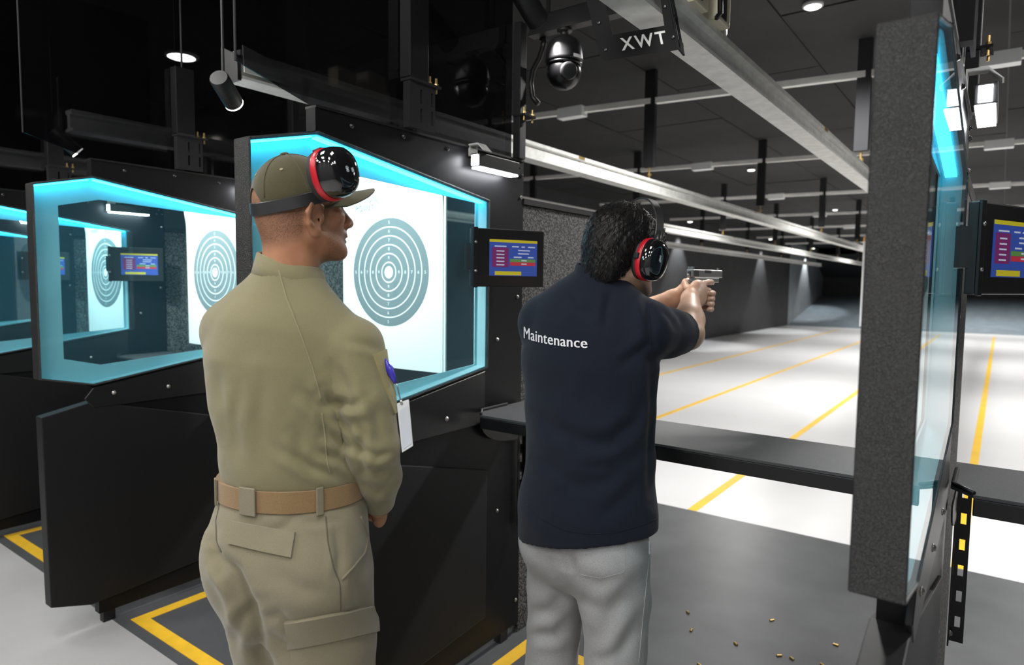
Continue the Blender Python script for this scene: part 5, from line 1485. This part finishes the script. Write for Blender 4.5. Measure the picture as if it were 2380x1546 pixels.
surf_tube('hem_stitch', pt, [(1224, 1172), (1260, 1208), (1310, 1232), (1370, 1242), (1430, 1238), (1490, 1222), (1530, 1204)], 0.0010, 'navy_polo', polo, S.O, lift=0.0004)
surf_tube('seam', pt, [(1506, 672), (1508, 730), (1513, 800), (1518, 815)], 0.0014, 'navy_polo', polo, S.O, lift=0.0005)
# --- sweatpants
B = Body()
B.chain([(S(-0.03, 0.0, 0.98), (0.185, 0.140)), (S(-0.030, -0.01, 0.88), (0.188, 0.142)), (S(-0.032, -0.012, 0.78), (0.190, 0.142))], W, 0.03)
B.chain([(S(0.062, -0.012, 0.76), (0.104, 0.128)), (S(0.066, 0.0, 0.62), (0.100, 0.116)), (S(0.072, 0.0, 0.45), (0.086, 0.100)), (S(0.07, -0.02, 0.24), (0.084, 0.09)), (S(0.07, -0.03, 0.08), (0.066, 0.074))], W, 0.014)
B.chain([(S(-0.126, 0.0, 0.76), (0.100, 0.128)), (S(-0.146, 0.02, 0.62), (0.090, 0.110)), (S(-0.166, 0.04, 0.45), (0.082, 0.096)), (S(-0.18, 0.03, 0.24), (0.086, 0.09)), (S(-0.18, 0.03, 0.08), (0.066, 0.074))], W, 0.014)
B.ell(S(0.05, -0.072, 0.775), (0.100, 0.078, 0.09), None, 0.05); B.ell(S(-0.115, -0.072, 0.775), (0.095, 0.078, 0.09), None, 0.05)
B.cut(S(0, 0, 0.99), (0, 0, 1))
lo, hi = B.bounds()
v, f = polygonize(B, lo, hi, 0.0065)
v = waves(v, f, 0.0035, 30, 21)
v = crease(v, f, [([(1312, 1262), (1322, 1300), (1335, 1335)], 0.006, 14), ([(1225, 1430), (1280, 1420), (1330, 1360)], 0.007, 16), ([(1222, 1480), (1290, 1475), (1330, 1430)], 0.006, 14), ([(1490, 1340), (1430, 1400), (1400, 1480)], 0.005, 18), ([(1500, 1420), (1460, 1480), (1440, 1546)], 0.005, 16), ([(1345, 1340), (1400, 1360), (1460, 1340)], 0.005, 16), ([(1480, 1470), (1430, 1520), (1380, 1546)], 0.004, 14)])
v = relax(v, f, 1, 0.35)
swp = fmesh('sweatpants', v, f, 'grey_marl', sp, S.O)
sw = bvh(v, f)
surf_tube('seam', sw, [(1512, 1262), (1505, 1330), (1496, 1420), (1484, 1546)], 0.0018, 'grey_marl', swp, S.O)
surf_tube('pocket_edge', sw, [(1525, 1248), (1520, 1280), (1508, 1292)], 0.003, 'grey_marl', swp, S.O)
surf_tube('pocket_stitch', sw, [(1452, 1262), (1452, 1330), (1395, 1345), (1345, 1335)], 0.0012, 'grey_marl', swp, S.O)
surf_patch('phone', sw, [(1508, 1258), (1524, 1250), (1522, 1280), (1508, 1288)], 0.002, 'white_box', swp, S.O, 4, 6)
for fx, ff in ((0.07, -0.03), (-0.18, 0.03)):
    B = Body(); B.seg(S(fx, ff - 0.04, 0.045), S(fx + 0.02, ff + 0.16, 0.035), (0.046, 0.046), (0.042, 0.036), W, 0.02); B.cut((0, 0, 0.0), (0, 0, -1)); lo, hi = B.bounds(); a, b = polygonize(B, lo, hi, 0.009); fmesh('shoe', a, b, 'white_box', sp, S.O)
# --- hair: layered locks over a scalp cap
fabric('hair_black', (0.010, 0.009, 0.009), 90, 0.8, 0.5, 0.05, 0.42)
B = Body(); ax = shd.ax()
B.ell(shd(0, -0.016, 0.060), (0.091, 0.112, 0.104), ax, 0.02)
B.ell(shd(0, -0.060, 0.005), (0.079, 0.060, 0.072), ax, 0.03)
B.ell(shd(0, -0.072, -0.040), (0.060, 0.040, 0.044), ax, 0.03)
B.ell(shd(0, 0.075, 0.075), (0.070, 0.040, 0.045), ax, 0.03)
B.ell(shd(0, 0.090, -0.035), (0.075, 0.060, 0.090), ax, 0.01, True)
for s in (-1, 1): B.ell(shd(s * 0.090, 0.02, -0.045), (0.040, 0.050, 0.050), ax, 0.01, True)
lo, hi = B.bounds()
v, f = polygonize(B, lo, hi, 0.0045)
q = (v - shd.O) @ ax.T
nrm = vnormals(v, f)
az = np.arctan2(q[:, 0], -q[:, 1]); 
lk = np.sin(az * 34 + 9 * np.sin(q[:, 2] * 38)) * 0.5 + np.sin(az * 61 + q[:, 2] * 60) * 0.3 + np.sin(az * 17 - q[:, 2] * 70) * 0.4
v = v + nrm * (0.0030 * lk)[:, None]
hair = fmesh('hair', v, f, 'hair_black', sp, S.O)
m = MB(); r_ = np.random.default_rng(5)
ids = r_.choice(len(v), 2600, replace=False)
for i in ids:
    p, nn = v[i], nrm[i]
    down = -shd.U * 0.8 + shd.R * r_.normal(0, 0.35) + shd.F * r_.normal(0, 0.3) - shd.F * 0.2; t_ = _unit(down - nn * down.dot(nn)); wv = np.cross(nn, t_) * 0.0011
    a = p - nn * 0.002; L_ = r_.uniform(0.012, 0.024)
    b = p + nn * 0.0035 + t_ * L_ * 0.55; c = p + nn * r_.uniform(0.0, 0.004) + t_ * L_
    m.add([a - wv, a + wv, b + wv, b - wv, c], [(0, 1, 2, 3), (3, 2, 4)])
lk_ = m.build('locks', 'hair_black', hair, S.O, True); tag(lk_, kind='stuff')
# --- his ear defenders
se = empty('ear_defenders', tuple(shd.O), 'black ear defenders with red ring worn over the shooter\'s dark hair', 'ear defenders', 'black and red ear defenders')
o = tuple(shd.O)
cps = []
for s in (1, -1):
    c = shd(s * 0.083, 0.006, 0.004); nrm_ = shd.R * s + shd.F * 0.10
    a_, b_, n_, sh_ = cup(se, o, c, nrm_, shd.U + shd.F * 0.12, 0.045, 0.060, 0.034)
    if s > 0: squiggle(sh_, o, c, a_, b_, n_, 0.0648, -0.008 if s > 0 else 0.008, 0.015, 9)
    cps.append(c + n_ * 0.026)
pts = [shd(0.112 * math.cos(a) if abs(math.cos(a)) > 0 else 0, 0.020 + 0.028 * math.sin(a), 0.035 + 0.150 * math.sin(a)) for a in np.linspace(0.0, math.pi, 40)]
ribbon(pts, shd.F, 0.0135, 0.0025, 'headband', 'muff_band', se, o, shd(0, 0.03, 0.03))
for s in (1, -1):
    MB().tube([shd(s * 0.112, 0.020, 0.035), shd(s * 0.117, 0.018, 0.055), shd(s * 0.112, 0.024, 0.085)], [0.010, 0.011, 0.008], 10).build('pivot', 'muff_band', se, o, True)
    MB().obox(shd(s * 0.105, -0.038, 0.010), shd.R, shd.F, shd.U, 0.008, 0.005, 0.008).build('pivot', 'muff_band', se, o, bevel=0.002)

# =============================================================== pistol
gn = empty('pistol', tuple(G0), 'silver-sided semi-automatic pistol held in both hands by the man in navy', 'pistol')
o = tuple(G0); A3 = (gdir, gr, gu)
sl = MB().obox(G(0.075, 0, 0.030), *A3, 0.095, 0.0125, 0.0135)
slide = sl.build('slide', 'gun_steel', gn, o, bevel=0.003)
MB().obox(G(-0.0208, 0, 0.028), *A3, 0.0008, 0.0060, 0.0085).build('rear_plate', 'gun_dark', slide, o)
for i in range(6): MB().obox(G(-0.010 + 0.005 * i, 0.0126, 0.030), *A3, 0.0010, 0.0006, 0.010).build('serration', 'gun_dark', slide, o)
MB().obox(G(0.075, 0.0126, 0.037), *A3, 0.020, 0.0006, 0.005).build('ejection_port', 'gun_dark', slide, o)
MB().obox(G(-0.012, 0.0065, 0.0475), *A3, 0.005, 0.0035, 0.005).obox(G(-0.012, -0.0065, 0.0475), *A3, 0.005, 0.0035, 0.005).obox(G(-0.012, 0, 0.0445), *A3, 0.005, 0.010, 0.0015).build('rear_sight', 'gun_steel', gn, o)
MB().obox(G(0.158, 0, 0.0470), *A3, 0.004, 0.002, 0.004).build('front_sight', 'gun_steel', gn, o)
MB().obox(G(0.072, 0, 0.008), *A3, 0.078, 0.0115, 0.0084).build('frame', 'gun_steel', gn, o, bevel=0.002)
MB().cyl(G(0.165, 0, 0.031), G(0.174, 0, 0.031), 0.0075, n=16).build('barrel', 'gun_dark', gn, o)
MB().lathe(G(-0.022, 0, 0.018), [(0.004, -0.004), (0.006, 0), (0.004, 0.012)], 10, -gdir * 0.7 + gu * 0.7, gr).build('hammer', 'gun_steel', gn, o, True)
MB().tube([G(0.028, 0, -0.0005), G(0.030, 0, -0.022), G(0.045, 0, -0.030), G(0.066, 0, -0.026), G(0.070, 0, -0.0005)], 0.0035, 8).build('trigger_guard', 'gun_steel', gn, o, True)
gaxis = _unit(gdir * -0.22 - gu)
MB().obox(G(0.000, 0, -0.0005) + gaxis * 0.052, np.cross(gr, gaxis), gr, gaxis, 0.022, 0.0135, 0.052).build('grip', 'gun_dark', gn, o, bevel=0.006)
